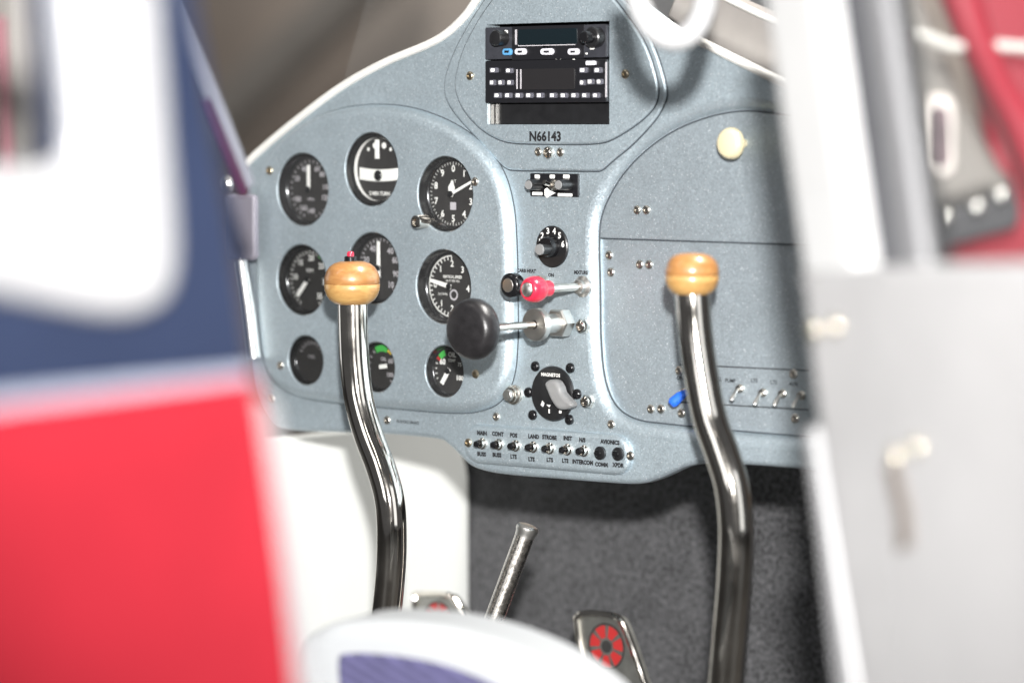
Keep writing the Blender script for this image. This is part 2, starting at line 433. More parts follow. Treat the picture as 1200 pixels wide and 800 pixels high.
def quad_strip(bm, a, b, w, y, MX=ID):      # flat bar of width w between 2-D points
    a, b = Vector(a), Vector(b); d = (b-a).normalized(); n = Vector((-d.y, d.x))*(w/2)
    bm.faces.new([bm.verts.new(MX @ Vector((q[0], y, q[1]))) for q in (a-n, b-n, b+n, a+n)])
def bar(a, b, w, y, th, MX=ID, bm=None, taper=1.0):
    a, b = Vector(a), Vector(b); d = (b-a).normalized(); n = Vector((-d.y, d.x))*(w/2)
    return sheet([a-n, b-n*taper, b+n*taper, a+n], y, th, min(w*0.2, th*0.4), MX=MX, seg=2, bm=bm)
def box(x0, x1, y0, y1, z0, z1, MX=ID, bm=None, r=0.0):
    return sheet([(x0, z0), (x1, z0), (x1, z1), (x0, z1)], y0, y1-y0, r, MX=MX, seg=3, bm=bm)

def text(bm, s, size, x, z, y, rot=0.0, MX=ID, cond=1.0, align='CENTER', bold=0.0):
    cu = bpy.data.curves.new("t", 'FONT'); cu.body = s; cu.size = size; cu.align_x = align; cu.align_y = 'CENTER'
    cu.resolution_u = 2; cu.offset = bold*size
    o = bpy.data.objects.new("t", cu); COL.objects.link(o)
    dg = bpy.context.evaluated_depsgraph_get(); dg.update()
    me = bpy.data.meshes.new_from_object(o.evaluated_get(dg))
    ca, sa = math.cos(rot), math.sin(rot)
    vs = [bm.verts.new(MX @ Vector((x+(v.co.x*cond)*ca-v.co.y*sa, y, z+(v.co.x*cond)*sa+v.co.y*ca))) for v in me.vertices]
    for p in me.polygons:
        try: bm.faces.new([vs[i] for i in p.vertices])
        except ValueError: pass
    bpy.data.objects.remove(o); bpy.data.curves.remove(cu); bpy.data.meshes.remove(me)

def sp(points, y):            # photo outline -> loop on the plane y
    return [Vector(pp(a, b, y)) for a, b in points]
def mm(px, at_px, at_py, y=0.0):    # vertical photo pixels -> metres at that place
    return px*depth(at(at_px, at_py, y))/FPX

# ================================================================== structure round the cabin
XL = pp(290, 300)[0]
YF = 0.37
def quad(pts):
    bm = bmesh.new(); bm.faces.new([bm.verts.new(p) for p in pts]); return bm
solo("hangar_wall", quad([Vector((-22, 8, -6)), Vector((12, 8, -6)), Vector((12, 8, 12)), Vector((-22, 8, 12))]), M['wall_brown'], (0, 8, 0), None, None, kind='structure')

solo('hangar_floor', quad([Vector((-22, -8, 0)), Vector((12, -8, 0)), Vector((12, 8, 0)), Vector((-22, 8, 0))]), mat('dark_concrete', (.10,.095,.09), .6, noise=.2, nscale=2), (0, 0, 0), None, None, kind='structure')
# firewall carpet + floor + left sidewall
zt = 1.2
fw = bmesh.new()
sheet([(XL-.20, .35), (.80, .35), (.80, zt-.12), (XL-.20, zt-.12)], YF, .02, 0, bm=fw)
solo("firewall", fw, M['carpet'], (0, YF, .35), None, None, kind='structure')
solo("cabin_floor", quad([Vector((XL-.03, -1.2, .55)), Vector((.5, -1.2, .55)), Vector((.5, YF, .55)), Vector((XL-.03, YF, .55))]), M['carpet'], (0, 0, .55), None, None, kind='structure')
# white side wall, seen inside left of the panel
sw = bmesh.new()
MXs = frame_on(Vector((XL-.012, 0, 0)), (0, 1, 0))
zsw = (CAM + ray(500, 517)*3.80).z+.045
cr_ = .075
sheet([(-.12, .45), (YF-.003, .45)] + [(YF-.003-cr_+cr_*math.cos(R(a)), zsw-cr_*1.1+cr_*1.1*math.sin(R(a))) for a in range(0, 91, 10)] + [(-.12, zsw)], 0, .012, 0.004, MX=MXs, bm=sw)
solo("side_wall", sw, M['white_wall'], (XL, .1, .45), None, None, kind='structure')

# ================================================================== instrument panel
YS = -0.012     # raised instrument sheet
YR = 0.0115      # recessed right-hand sheets
YA, YB = -0.0025, -0.005
panel = Thing("instrument_panel", "silver blue flake painted instrument panel with raised dial sheet and white top edge", "instrument panel", at(640, 560, 0.0))

outer_px = [(288,192),(310,172),(350,139),(400,102),(450,74),(500,53),(524,39),(545,19),(562,-4),(590,-30),(650,-46),(700,-34),
            (738,-6),(785,30),(835,56),(905,91),(960,118),(1010,146),(1022,200),(1024,400),(1020,558),(945,550),(880,545),(832,543),(802,547),(772,560),
            (745,567),(700,565),(650,561),(600,557),(572,553),(551,546),(537,533),(524,521),(508,514),(440,508),(340,504),(312,490),(296,450),(290,380),(287,280)]
outer = smooth_loop(sp(outer_px, 0), 6)
rec_px = [(706,278),(711,246),(729,211),(755,181),(790,155),(830,138),(870,130),(908,132),(955,142),(990,165),(1003,220),(1005,320),(1004,440),(995,500),(975,513),(945,511),(870,505),(790,497),(750,491),(726,475),(713,445),(708,400),(707,340)]
rec = smooth_loop(sp(rec_px, YR), 6)
sub_px = [(302,300),(303,235),(307,203),(322,174),(348,150),(385,131),(430,123),(478,126),(524,142),(563,168),(587,200),(599,240),(603,290),(604,350),(604,400),(600,440),(588,466),(566,480),(528,484),(440,477),(362,468),(330,456),(313,435),(305,400),(302,350)]
sub = smooth_loop(sp(sub_px, YS+.008), 6)
sub_under = offset(ccw(sub), 0.014)
rx0, rz1 = pp(571, 29, YB); rx1, rz0 = pp(714, 146, YB)
radio_hole = [(rx0, rz0), (rx1, rz0), (rx1, rz1), (rx0, rz1)]
panel.add("main_sheet", sheet(outer, 0, .0135, .005, holes=[(rec, .0125), (sub_under, 0), (radio_hole, 0)]), M['paint'])
# right recess: glovebox door above, lower sheet below
zc0 = pp(706, 279, YR)[1]
recg = offset(ccw(rec), -0.004)
gl = [p for p in recg if p[1] > zc0+.0008]
lo = [p for p in recg if p[1] < zc0-.0015]
# order the open chains into loops
def chain(pts, top):
    c = sum((Vector(p) for p in pts), Vector((0, 0)))/len(pts)
    return sorted(pts, key=lambda p: math.atan2(p[1]-c[1], p[0]-c[0]))
xl_u = pp(701.5, 279, YR-.004)[0]; xr_u = max(p[0] for p in gl)
gl = [p for p in gl] + [Vector((xl_u, zc0+.0004)), Vector((xr_u, zc0+.0004))]
lo = lo + [Vector((min(p[0] for p in lo), zc0-.001)), Vector((max(p[0] for p in lo), zc0-.001))]
door_part = panel.add("glovebox_door", sheet(chain(gl, 1), YR-.0045, .004, .001, seg=2), M['paint_door'])
panel.add("lower_sheet", sheet(chain(lo, 0), YR, .004, 0), M['paint_door'])
# cream pull knob on the glovebox door
kc = at(872, 168, YR-.0045)
panel.add("pull_knob", lathe([(.004, 0), (.004, .010)] + arc(.006, .010, .0150, .019, 5, 1)[0:] + arc(.0150, .019, .010, .0265, 4, 1) + [(0, .0285)], kc), M['cream'], parent=door_part)

# white trim along the top edge
tp = [p for p in smooth_loop([at(a, b, -.002) for a, b in outer_px[:18]], 6, closed=False)]
panel.add("edge_trim", tube(tp, .0042, 10), M['white_trim'])

# radio plates
pa_px = [(590,-30),(562,8),(541,42),(527,72),(520,98),(523,118),(536,138),(560,164),(582,188),(592,197),(604,199.5),(650,200),(692,200.5),(704,199),(716,189),(742,167),(766,141),(777,122),(780,108),(776,86),(764,52),(744,18),(720,-12),(690,-36),(640,-40)]
pb_px = [(600,-26),(572,6),(553,36),(540,64),(533,92),(534,110),(543,130),(560,149),(578,161),(596,167),(620,168.5),(660,169),(692,168.5),(712,165),(734,153),(754,138),(766,124),(770,108),(767,86),(755,52),(736,22),(712,-8),(686,-28),(640,-34)]
pa = smooth_loop(sp(pa_px, YA), 5); pb = smooth_loop(sp(pb_px, YB), 5)
panel.add("radio_backing_plate", sheet(pa, YA, .0026, .0022, holes=[(radio_hole, 0)], seg=3), M['paint'])
panel.add("radio_plate", sheet(pb, YB, .0026, .0022, holes=[(radio_hole, 0)], seg=3), M['paint'])
def seam_shade(loop, y, r=.0009):  # thin dark tubes draw the shade lines along plate and recess edges
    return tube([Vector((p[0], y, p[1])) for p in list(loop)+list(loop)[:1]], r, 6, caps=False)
panel.add("seam_shade", seam_shade(offset(ccw(pa), -.0004), -.0001), M['seam_shade']); panel.add("seam_shade", seam_shade(offset(ccw(pb), -.0004), YA-.0001), M['seam_shade'])
panel.add("seam_shade", tube([Vector((xl_u-.003, YR-.0012, zc0)), Vector((xr_u-.004, YR-.0012, zc0))], .0011, 6), M["seam_shade"])
panel.add("seam_shade", seam_shade(offset(ccw(rec), .0004), YR-.0047), M['seam_shade']); panel.add("seam_shade", seam_shade(offset(ccw(sub), -.0002), -.0001, .0007), M['seam_shade'])
# dark rack behind the radios
rk = bmesh.new()
e = .0004
box(rx0-.001, rx1+.001, .09, .094, rz0-.001, rz1+.001, bm=rk)
for (a, b) in ((rx0-.003, rx0-e), (rx1+e, rx1+.003)): box(a, b, YB+.004, .09, rz0-.003, rz1+.003, bm=rk)
for (a, b) in ((rz0-.003, rz0-e), (rz1+e, rz1+.003)): box(rx0-.003, rx1+.003, YB+.004, .09, a, b, bm=rk)
panel.add("radio_rack", rk, M['hole'], smooth=False)

# ------------------------------------------------------------------ gauges
GA = [(354.5,222,43,'a'),(435,198.5,43.5,'b'),(521.5,227.5,44.5,'c'),(353.5,328,41.8,'d'),(436.5,314.5,42.5,'e'),(519.5,336,44,'f'),
      (358,422,29.6,'g'),(441,430,30,'h'),(520.5,435,30.8,'i')]
gholes = []; GG = []
for px, py, rp, k in GA:
    c = at(px, py, YS); r = mm(rp, px, py, YS)
    gholes.append((circle2(c.x, c.z, r, 56), .0008)); GG.append((c, r, k))
panel.add("instrument_sheet", sheet(sub, YS, .0135, .0118, holes=gholes, seg=7), M['paint'])

def pol(c, r, deg):
    a = R(deg); cz = c[2] if len(c) == 3 else c[1]
    return Vector((c[0]+r*math.sin(a), cz+r*math.cos(a)))
def ticks(bm, c, r0, r1, degs, w, y):
    for d in degs: quad_strip(bm, pol(c, r0, d), pol(c, r1, d), w, y)
def arc_band(bm, c, r0, r1, d0, d1, y, n=14):
    ps = [(pol(c, r0, d0+(d1-d0)*k/n), pol(c, r1, d0+(d1-d0)*k/n)) for k in range(n+1)]
    vs = [(bm.verts.new((a[0], y, a[1])), bm.verts.new((b[0], y, b[1]))) for a, b in ps]
    for k in range(n): bm.faces.new((vs[k][0], vs[k+1][0], vs[k+1][1], vs[k][1]))
def disc(bm, c, r, y, n=24): bm.faces.new([bm.verts.new((p[0], y, p[1])) for p in circle2(c[0], c[1], r, n)])
def needle(c, deg, r_tip, r_tail, w, y, tipw=1.0, th=.0012):
    return bar(pol(c, -r_tail, deg), pol(c, r_tip, deg), w, y-th, th, taper=tipw)
LAB = {
 'a': ("airspeed_indicator", "dark dial with upright pale needle, nearest the upper left corner of the dial sheet"),
 'b': ("turn_indicator", "turn and slip dial with white ball tube across its middle"),
 'c': ("altimeter", "altimeter dial with digits 0 to 9 and chrome setting knob at lower left"),
 'd': ("tachometer", "large dial with green arc at upper right and needle pointing down left"),
 'e': ("manifold_gauge", "dial half hidden behind the red button wooden stick grip"),
 'f': ("vertical_speed_indicator", "vertical speed dial with needle pointing left, partly behind black throttle knob"),
 'g': ("fuel_gauge", "small plain dark dial without needle below the green arc dial"),
 'h': ("oil_pressure_gauge", "small dial with green arc beside the left chrome stick tube"),
 'i': ("oil_temperature_gauge", "small dial with green red mark and white needle under black throttle knob"),
}
for c, r, k in GG:
    nm, lb = LAB[k]
    g = Thing(nm, lb, "gauge", c, "dials in the raised instrument sheet")
    dp = .0125 if r > .03 else .0095
    rf = r*.865
    prof = [(r-.0009, -.0012)] + arc(r-.0009, -.0016, rf, -dp, 8, 1)[1:] + [(rf, -dp-.0004)]
    g.add("bezel", lathe(prof, c, n=56), M['bezel'])
    yf = c.y+dp+.0003
    fb = bmesh.new(); disc(fb, (c.x, c.z), rf+.0006, yf, 56); g.add("face", fb, M['black_face'], smooth=False)
    ym = yf-.0005; yn = yf-.0035
    mk = bmesh.new(); S = r
    def num(s, deg, rr, size, bold=.02, bmx=None):
        p = pol(c, rr*S, deg); text(bmx or mk, s, size*S, p[0], p[1], ym, bold=bold)
    if k == 'a':
        for d, s in ((-25,'40'),(24,'60'),(48,'80'),(84,'100'),(112,'120'),(-62,'20'),(-118,'180'),(180,'140'),(-150,'160')): num(s, d, .60, .20)
        ticks(mk, c, .72*S, .80*S, range(-160, 170, 12), .0010, ym)
        text(mk, "MPH", .13*S, c.x, c.z-.28*S, ym)
        g.add("needle", needle(c, 0, .66*S, .02*S, .0042, yn), M['ink_white'])
    elif k == 'b':
        for d in (-15, 15): disc(mk, pol(c, .66*S, d), .085*S, ym)
        for d in (-38, 38): disc(mk, pol(c, .68*S, d), .05*S, ym)
        text(mk, "2 MIN TURN", .14*S, c.x, c.z-.66*S, ym, bold=.03)
        g.add("needle", bar((c.x, c.z+.28*S), (c.x, c.z+.80*S), .0056, yn-.0012, .0012), M['ink_white'])
        bt = bmesh.new()
        up_, dn_ = [], []
        for i in range(17):
            t = -1+i/8.0; x = c.x+t*.72*S; zz = c.z-.17*S+.05*S*t*t
            up_.append((x, zz+.165*S)); dn_.append((x, zz-.165*S))
        sheet(dn_+up_[::-1], yf-.0028, .0028, .0012, seg=3, bm=bt)
        tb = g.add("ball_tube", bt, M['ink_white'])
        bb = lathe([(.15*S, 0)]+arc(.15*S, 0, 0, .0028, 4, 1), Vector((c.x, yf-.0026, c.z-.17*S)), n=24)
        g.add("ball", bb, M['black_gloss'], parent=tb)
        g.add("inner_ring", lathe([(rf-.0002, -dp+.0042), (rf-.0004, -dp)], c, n=56), M['ink_white'])
    elif k == 'c':
        for i in range(10): num(str(i), i*36, .66, .25, .022)
        ticks(mk, c, .775*S, .84*S, [i*7.2 for i in range(50)], .00055, ym)
        ticks(mk, c, .745*S, .84*S, [i*36 for i in range(10)], .0010, ym)
        text(mk, "ALT", .11*S, c.x, c.z+.33*S, ym)
        wn = bmesh.new(); box(c.x-.11*S, c.x+.10*S, ym-.0002, ym, c.z-.42*S, c.z-.22*S, bm=wn)
        g.add("pressure_window", wn, M['grey_print'], smooth=False)
        g.add("needle", needle(c, 66, .80*S, .10*S, .0032, yn, .8), M['ink_white'])
        hn = bmesh.new(); sheet([pol(c, .36*S, 6), pol(c, .20*S, 38), pol(c, .09*S, 150), pol(c, .09*S, 215), pol(c, .20*S, -28)], yn-.0008, .0012, 0, bm=hn)
        g.add("hour_needle", hn, M['ink_white'], smooth=False)
        # setting knob
        kc = at(499, 259.5, YS)
        g.add("setting_knob", lathe([(.0068, -.0005), (.0070, .014), (.0064, .0155), (.0042, .0157), (.0040, .0135), (0, .0135)], kc, n=20), M['chrome'])
    elif k == 'd':
        for d, s in ((-130,'5'),(-85,'10'),(-40,'15'),(5,'20'),(50,'25'),(95,'30'),(140,'35')): num(s, d, .60, .22)
        ticks(mk, c, .72*S, .80*S, range(-150, 151, 10), .0010, ym)
        text(mk, "RPM", .15*S, c.x, c.z+.25*S, ym)
        gb = bmesh.new(); arc_band(gb, c, .73*S, .83*S, 28, 72, ym-.0002); g.add("green_arc", gb, M['green'], smooth=False)
        g.add("needle", needle(c, 222, .62*S, .05*S, .0046, yn), M['ink_white'])
    elif k == 'e':
        for d, s in ((-70,'20'),(-30,'40'),(38,'40'),(68,'60'),(105,'90'),(140,'10')): num(s, d, .60, .24)
        ticks(mk, c, .74*S, .82*S, range(-140, 141, 10), .0010, ym)
        g.add("needle", needle(c, 0, .74*S, .25*S, .0046, yn, .8), M['ink_white'])
    elif k == 'f':
        for d, s in ((2,'2'),(42,'3'),(95,'4'),(178,'2'),(-42,'1'),(218,'1'),(-88,'0')): num(s, d, .60, .24, .022)
        ticks(mk, c, .70*S, .82*S, [180+10*i for i in range(19)], .0011, ym)
        arc_band(mk, c, .80*S, .83*S, 180, 360, ym)
        text(mk, "VERTICAL SPEED", .105*S, c.x+.03*S, c.z+.25*S, ym, cond=.9, bold=.02)
        text(mk, "100 FT PER MIN", .085*S, c.x+.03*S, c.z+.14*S, ym, cond=.9)
        text(mk, "DOWN", .10*S, c.x-.32*S, c.z-.22*S, ym)
        rg = bmesh.new(); arc_band(rg, pol(c, .24*S, 160), .10*S, .15*S, 0, 360, ym, 24)
        g.add("maker_ring", rg, M['grey_print'], smooth=False)
        g.add("needle", needle(c, 282, .70*S, .06*S, .0050, yn, .7), M['ink_white'])
    elif k == 'g':
        ticks(mk, c, .62*S, .74*S, range(-60, 61, 15), .0010, ym)
        text(mk, "FUEL", .18*S, c.x, c.z+.12*S, ym)
    elif k == 'h':
        num("60", 62, .50, .26); num("OIL", 10, .30, .20); num("100", 128, .50, .24)
        ticks(mk, c, .66*S, .78*S, range(-100, 141, 20), .0010, ym)
        gb = bmesh.new(); arc_band(gb, c, .60*S, .84*S, -30, 22, ym-.0002); g.add("green_arc", gb, M['green'], smooth=False)
        yb = bmesh.new(); arc_band(yb, c, .66*S, .84*S, 24, 44, ym-.0002, 6); g.add("yellow_arc", yb, M['yellow'], smooth=False)
        rb = bmesh.new(); arc_band(rb, c, .70*S, .84*S, 100, 110, ym-.0002, 4); g.add("red_mark", rb, M['red_print'], smooth=False)
        g.add("needle", needle(c, 262, .05*S, .35*S, .0044, yn), M['ink_white'])
    else:
        num("60", -52, .52, .30, .03); num("100", 118, .55, .26, .03); num("75", 62, .55, .20); num("OIL", 8, .62, .26, .03); num("TEMP", 10, .40, .16)
        ticks(mk, c, .70*S, .80*S, range(-115, -40, 15), .0010, ym)
        gb = bmesh.new(); arc_band(gb, c, .62*S, .84*S, -48, -22, ym-.0002); g.add("green_arc", gb, M['green'], smooth=False)
        rb = bmesh.new(); arc_band(rb, c, .64*S, .84*S, -58, -50, ym-.0002, 4); g.add("red_mark", rb, M['red_print'], smooth=False)
        g.add("needle", needle(c, 214, .60*S, .10*S, .0048, yn), M['ink_white'])
    g.add("markings", mk, M['grey_print'] if k in 'aegh' else M['ink_white'], smooth=False, kind="stuff")
    if k not in 'bgh':
        g.add("hub", lathe([(.0032, 0), (.0032, .001), (0, .0016)], Vector((c.x, yn-.0012, c.z)), n=16), M['black'])
    gb = bmesh.new(); disc(gb, (c.x, c.z), r-.0012, c.y+.0016, 56); g.add("glass", gb, M['glass'], smooth=False)

# ------------------------------------------------------------------ screws on the panel
def screw_mesh(r, m, h=.0022):
    bm = lathe([(r, 0), (r, h*.35)] + arc(r, h*.35, r*.45, h, 4, 1) + [(r*.42, h*.55), (0, h*.5)], (0, 0, 0), n=16)
    return finish(bm, "screw", m)
SM = {'n': screw_mesh(.0046, M['nickel']), 'b': screw_mesh(.0046, M['brass']), 's': screw_mesh(.0038, M['nickel']), 'L': screw_mesh(.0062, M['chrome'], .005),
      'k': screw_mesh(.0052, M['black_gloss'], .004)}
SCREWS = [(316,200,YS,'b'),(557,213,YS,'n'),(329,428,YS,'n'),(557.5,438,YS,'b'),
          (551,89,YB,'b'),(733,87,YB,'b'),(631,178,YA,'n'),(643.5,179,YA,'L'),(657,178.5,YA,'n'),
          (747,246,YR-.0045,'n'),(758,246,YR-.0045,'n'),(714,299,YR,'n'),(716,319,YR,'n'),(750,310,YR,'n'),(761,310,YR,'n'),
          (582,488,0,'n'),(716.5,497,0,'n'),(454,492,0,'n'),(318,467,0,'n'),
          (763,479,YR,'n'),(775,479,YR,'n'),(799,484,YR,'n'),(930,438,YR,'n'),(932,490,YR,'n'),(796,434,YR,'n'),(960,180,YR-.0045,'n')]
for a, b, y, k in SCREWS: panel.put("screw", SM[k], at(a, b, y-.0001))
# hex bushings beside throttle and ignition
for a, b, r_ in ((685, 382, .0078), (690, 470, .0072)):
    hx = lathe([(r_, 0), (r_, .0035)] , at(a, b, 0), n=6); lathe([(r_*.72, .003), (r_*.72, .007), (r_*.5, .008), (r_*.45, .006), (0, .006)], at(a, b, 0), n=20, bm=hx)
    panel.add("bushing", hx, M['chrome'])
# lettering printed on the sheets
lt = bmesh.new()
def ptxt(s, px, py, hpx, y, cond=1.0, bold=.015, bm=None, rot=0.0):
    x, z = pp(px, py, y); text(bm if bm is not None else lt, s, mm(hpx, px, py, y)*1.42, x, z, y-.0003, cond=cond, bold=bold, rot=rot)
ptxt("N66143", 639, 160.5, 10.8, YB, cond=1.0, bold=.04)
panel.add("registration_lettering", lt, M['ink_black'], smooth=False, kind="stuff")
lt = bmesh.new()
ptxt("CARB HEAT", 617, 317.5, 4.0, 0, 1.0, .05); ptxt("ON", 646, 322.5, 4.0, 0, 1.0, .05); ptxt("MIXTURE", 681, 319.5, 4.0, 0, .9, .05)
ptxt("START", 605, 455, 3.4, 0); ptxt("PARKING BRAKE", 478, 494.5, 3.4, 0, 1.0)
panel.add("control_lettering", lt, M['ink_black'], smooth=False, kind="stuff")

# ------------------------------------------------------------------ radios
def face_rect(px0, py0, px1, py1, y):
    x0, z1 = pp(px0, py0, y); x1, z0 = pp(px1, py1, y); return x0, x1, z0, z1
YFR = YB-.004
def blk(px0, py0, px1, py1, y, th, r=0.0, bm=None):
    x0, x1, z0, z1 = face_rect(px0, py0, px1, py1, y)
    if r: return sheet(round_rect(x0, z0, x1, z1, min(r, abs(x1-x0)/2.01, abs(z1-z0)/2.01)), y, th, min(r*.4, th*.5), seg=2, bm=bm)
    return box(x0, x1, y, y+th, z0, z1, bm=bm)
xa, za1 = pp(572, 31, YB); xb, zb0 = pp(713, 68.3, YB)
def radio_body(t, z0, z1, m, r=.0015):
    bm = sheet(round_rect(rx0+.0006, z0, rx1-.0006, z1, r, 3), YFR, .012, .0008, seg=2)
    return t.add("faceplate", bm, m)
zr_top, zr_mid, zr_bot = pp(640, 30.5, YFR)[1], pp(640, 69.5, YFR)[1], pp(640, 120.5, YFR)[1]
zr_top = min(zr_top, rz1-.0006)
rad = Thing("radio_transceiver", "charcoal communication radio with wide dark display, uppermost in the panel opening", "radio", ((rx0+rx1)/2, YFR, zr_mid), None)
radio_body(rad, zr_mid+.0006, zr_top, M['radio'])
YP = YFR-.0004
inset = blk(600, 31.5, 684, 69, YP-.0003, .0006); rad.add("display_surround", inset, M['radio_dark'], smooth=False)
scr = blk(607, 35, 676, 52, YP-.0010, .0008, .001); rad.add("display", scr, M['screen'])
ln = bmesh.new(); blk(603.5, 35, 605.5, 52.5, YP-.0008, .0005, bm=ln); blk(607, 52.3, 674, 53, YP-.0008, .0004, bm=ln)
rad.add("display_line", ln, M['grey_print'], smooth=False, kind="stuff")
for cx, w in ((609, 13), (640, 15), (671, 13)):
    b_ = rad.add("button", blk(cx-w/2, 57, cx+w/2, 64.5, YP-.0030, .0030, .003), M['button'])
    q = bmesh.new(); blk(cx-w/5, 59.6, cx+w/5, 62, YP-.0033, .0003, bm=q); rad.add("legend", q, M['ink_black'], parent=b_, smooth=False, kind="stuff")
b_ = rad.add("button", blk(588, 57, 599, 65, YP-.0026, .0026, .003), M['blue_led'], label="pale blue ringed button")
q = bmesh.new(); blk(591, 59.5, 596, 62, YP-.0030, .0004, bm=q); rad.add("legend", q, M['radio_dark'], parent=b_, smooth=False, kind="stuff")
mk = bmesh.new()
for a, b, w, h in ((579,38.5,4,3.5),(593,38,5,5),(640,53.5,7,4),(694,56,6,4.5),(672.5,69,3,2.4),(657,69,1.6,1.6),(652,69,1.2,1.6),(687.5,63,3,2)):
    disc_c = pp(a, b, YP); sheet(round_rect(disc_c[0]-mm(w,a,b)/2*1.2, disc_c[1]-mm(h,a,b)/2, disc_c[0]+mm(w,a,b)/2*1.2, disc_c[1]+mm(h,a,b)/2, mm(min(w,h),a,b)*.35), YP-.0003, .0003, 0, bm=mk)
rad.add("legend", mk, M['ink_white'], smooth=False, kind="stuff")
for (a, b, r1, hh) in ((590, 45, .0078, .013), (700, 44, .0100, .010)):
    kc = at(a, b, YFR)
    rad.add("knob", lathe([(r1, 0), (r1, hh*.9), (r1*.88, hh), (0, hh)], kc, n=20), M['black'])
    if r1 > .009: rad.add("knob", lathe([(.0058, hh), (.0056, hh+.010), (.0048, hh+.011), (0, hh+.011)], kc, n=18), M['black_gloss'])

tr = Thing("transponder", "black transponder with square buttons and digit row, below the communication radio", "radio", ((rx0+rx1)/2, YFR, zr_bot), None)
radio_body(tr, zr_bot, zr_mid-.0006, M['radio_dark'])
tr.add("display", blk(609, 81, 673, 105, YP-.0008, .0008, .001), M['screen2'])
ln = bmesh.new()
for x in (605, 609.5): blk(x, 81.5, x+1.4, 104.5, YP-.0011, .0004, bm=ln)
blk(700+9.3, 73, 711, 114, YP-.0004, .0004, bm=ln)
tr.add("display_line", ln, M['grey_print'], smooth=False, kind="stuff")
BT = [(578,82.5,9,6),(596,83,8,6),(576.5,97,6.5,6.5),(586.5,97,6.5,6.5),(597,97,6.5,6.5),
      (683,82.5,9,6.5),(700,82.5,9,6.5),(682,97,6.5,6.5),(691.5,96,7.5,6.5),(702,96,7,6.5),(691.5,74,11,5)]
BT += [(582.5+12.4*i if i < 5 else 584.5+12.6*i, 112, 8.2, 6.2) for i in range(10)]
for i, (a, b, w, h) in enumerate(BT):
    bo = tr.add("button", blk(a-w/2, b-h/2, a+w/2, b+h/2, YP-.0026, .0026, .0012), M['dim_button'] if i != 10 else M['button'])
    if i != 10:
        q = bmesh.new(); blk(a-w*.36, b-h*.34, a+w*.16, b+h*.30, YP-.0029, .0003, .0008, bm=q)
        tr.add("legend", q, M['ink_white'], parent=bo, smooth=False, kind="stuff")
# blanking plate of the empty slot under the transponder, set back
x0, x1 = rx0+.004, rx1-.0006
panel.add("blank_plate", box(x0, x1, YB+.008, YB+.012, rz0+.0006, zr_bot-.0008), M['black'], smooth=False)
panel.add("slot_edge", box(rx0+.0003, rx0+.0030, YB+.002, YB+.012, rz0+.0006, zr_bot-.0008), M['alu'], smooth=False)

# ------------------------------------------------------------------ intercom
ic = Thing("intercom", "small black rectangular intercom plate with three little knobs under the radios", "intercom", at(648, 231, 0))
ic.add("faceplate", blk(621, 203, 677, 231, -.003, .003, .0015), M['radio_dark'])
mk = bmesh.new()
for a, b, w, h in ((629.5,207,6,4.5),(647,207,6,4.5),(663.5,207,7.5,4.5)): blk(a-w/2, b-h/2, a+w/2, b+h/2, -.0034, .0003, .001, bm=mk)
for a, b, w, h in ((629.5,227,12,4),(662,228.5,17,4)): blk(a-w/2, b-h/2, a+w/2, b+h/2, -.0034, .0003, .0008, bm=mk)
sheet(sp([(638,222),(641,220),(644,223),(651,226),(644,230),(641,232),(638,229)], -.0034), -.0034, .0003, 0, bm=mk)
ic.add("legend", mk, M['ink_white'], smooth=False, kind="stuff")
for a, b, h, m in ((633, 216.5, .017, 'grey_knob'), (668, 216.5, .017, 'grey_knob')):
    kc = at(a, b, -.003)
    kb = ic.add("knob", lathe([(.0060, 0), (.0055, .004), (.0052, h), (0, h)], kc, n=18), M['black'])
    ic.add("cap", lathe([(.0047, h+.0002), (.0042, h+.0012), (0, h+.0012)], kc, n=16), M['grey_knob'], parent=kb)
kc = at(652, 217, -.003)
tgl = ic.add("toggle", lathe([(.0055, 0), (.0055, .004), (.0040, .005), (.0040, .0075), (0, .0075)], kc, n=14), M['nickel'])
ic.add("lever", tube([kc+Vector((0, -.007, 0)), kc+Vector((0, -.018, .003))], [.0016, .0026], 10), M['chrome'], parent=tgl)

# ------------------------------------------------------------------ rotary selector
ce = at(648, 289, 0); rs = mm(24.5, 648, 289)
se = Thing("selector_switch", "round black rotary selector with white numerals in its upper half and grey pointer", "switch", ce)
se.add("dial_plate", lathe([(rs, 0), (rs, .0018), (rs-.001, .0026), (0, .0026)], ce, n=48), M['black'])
mk = bmesh.new()
for d, s in ((-75,'1'),(-48,'2'),(-15,'3'),(15,'4'),(45,'5'),(80,'6')):
    p = pol(ce, rs*.76, d); text(mk, s, rs*.40, p[0], p[1], -.0029, bold=.03)
se.add("numerals", mk, M['ink_white'], smooth=False, kind="stuff")
se.add("knob", lathe([(rs*.52, .0026), (rs*.5, .010), (rs*.44, .0125), (0, .0125)], ce, n=32), M['black_gloss'])
pc = at(652, 291.5, 0)
kb = se.add("stem", lathe([(rs*.26, .012), (rs*.26, .0235), (0, .0235)], pc, n=24), M['black'])
se.add("cap", lathe([(rs*.25, .0236), (rs*.27, .0245), (rs*.25, .0262), (0, .0265)], pc, n=24), M['grey_knob'], parent=kb)

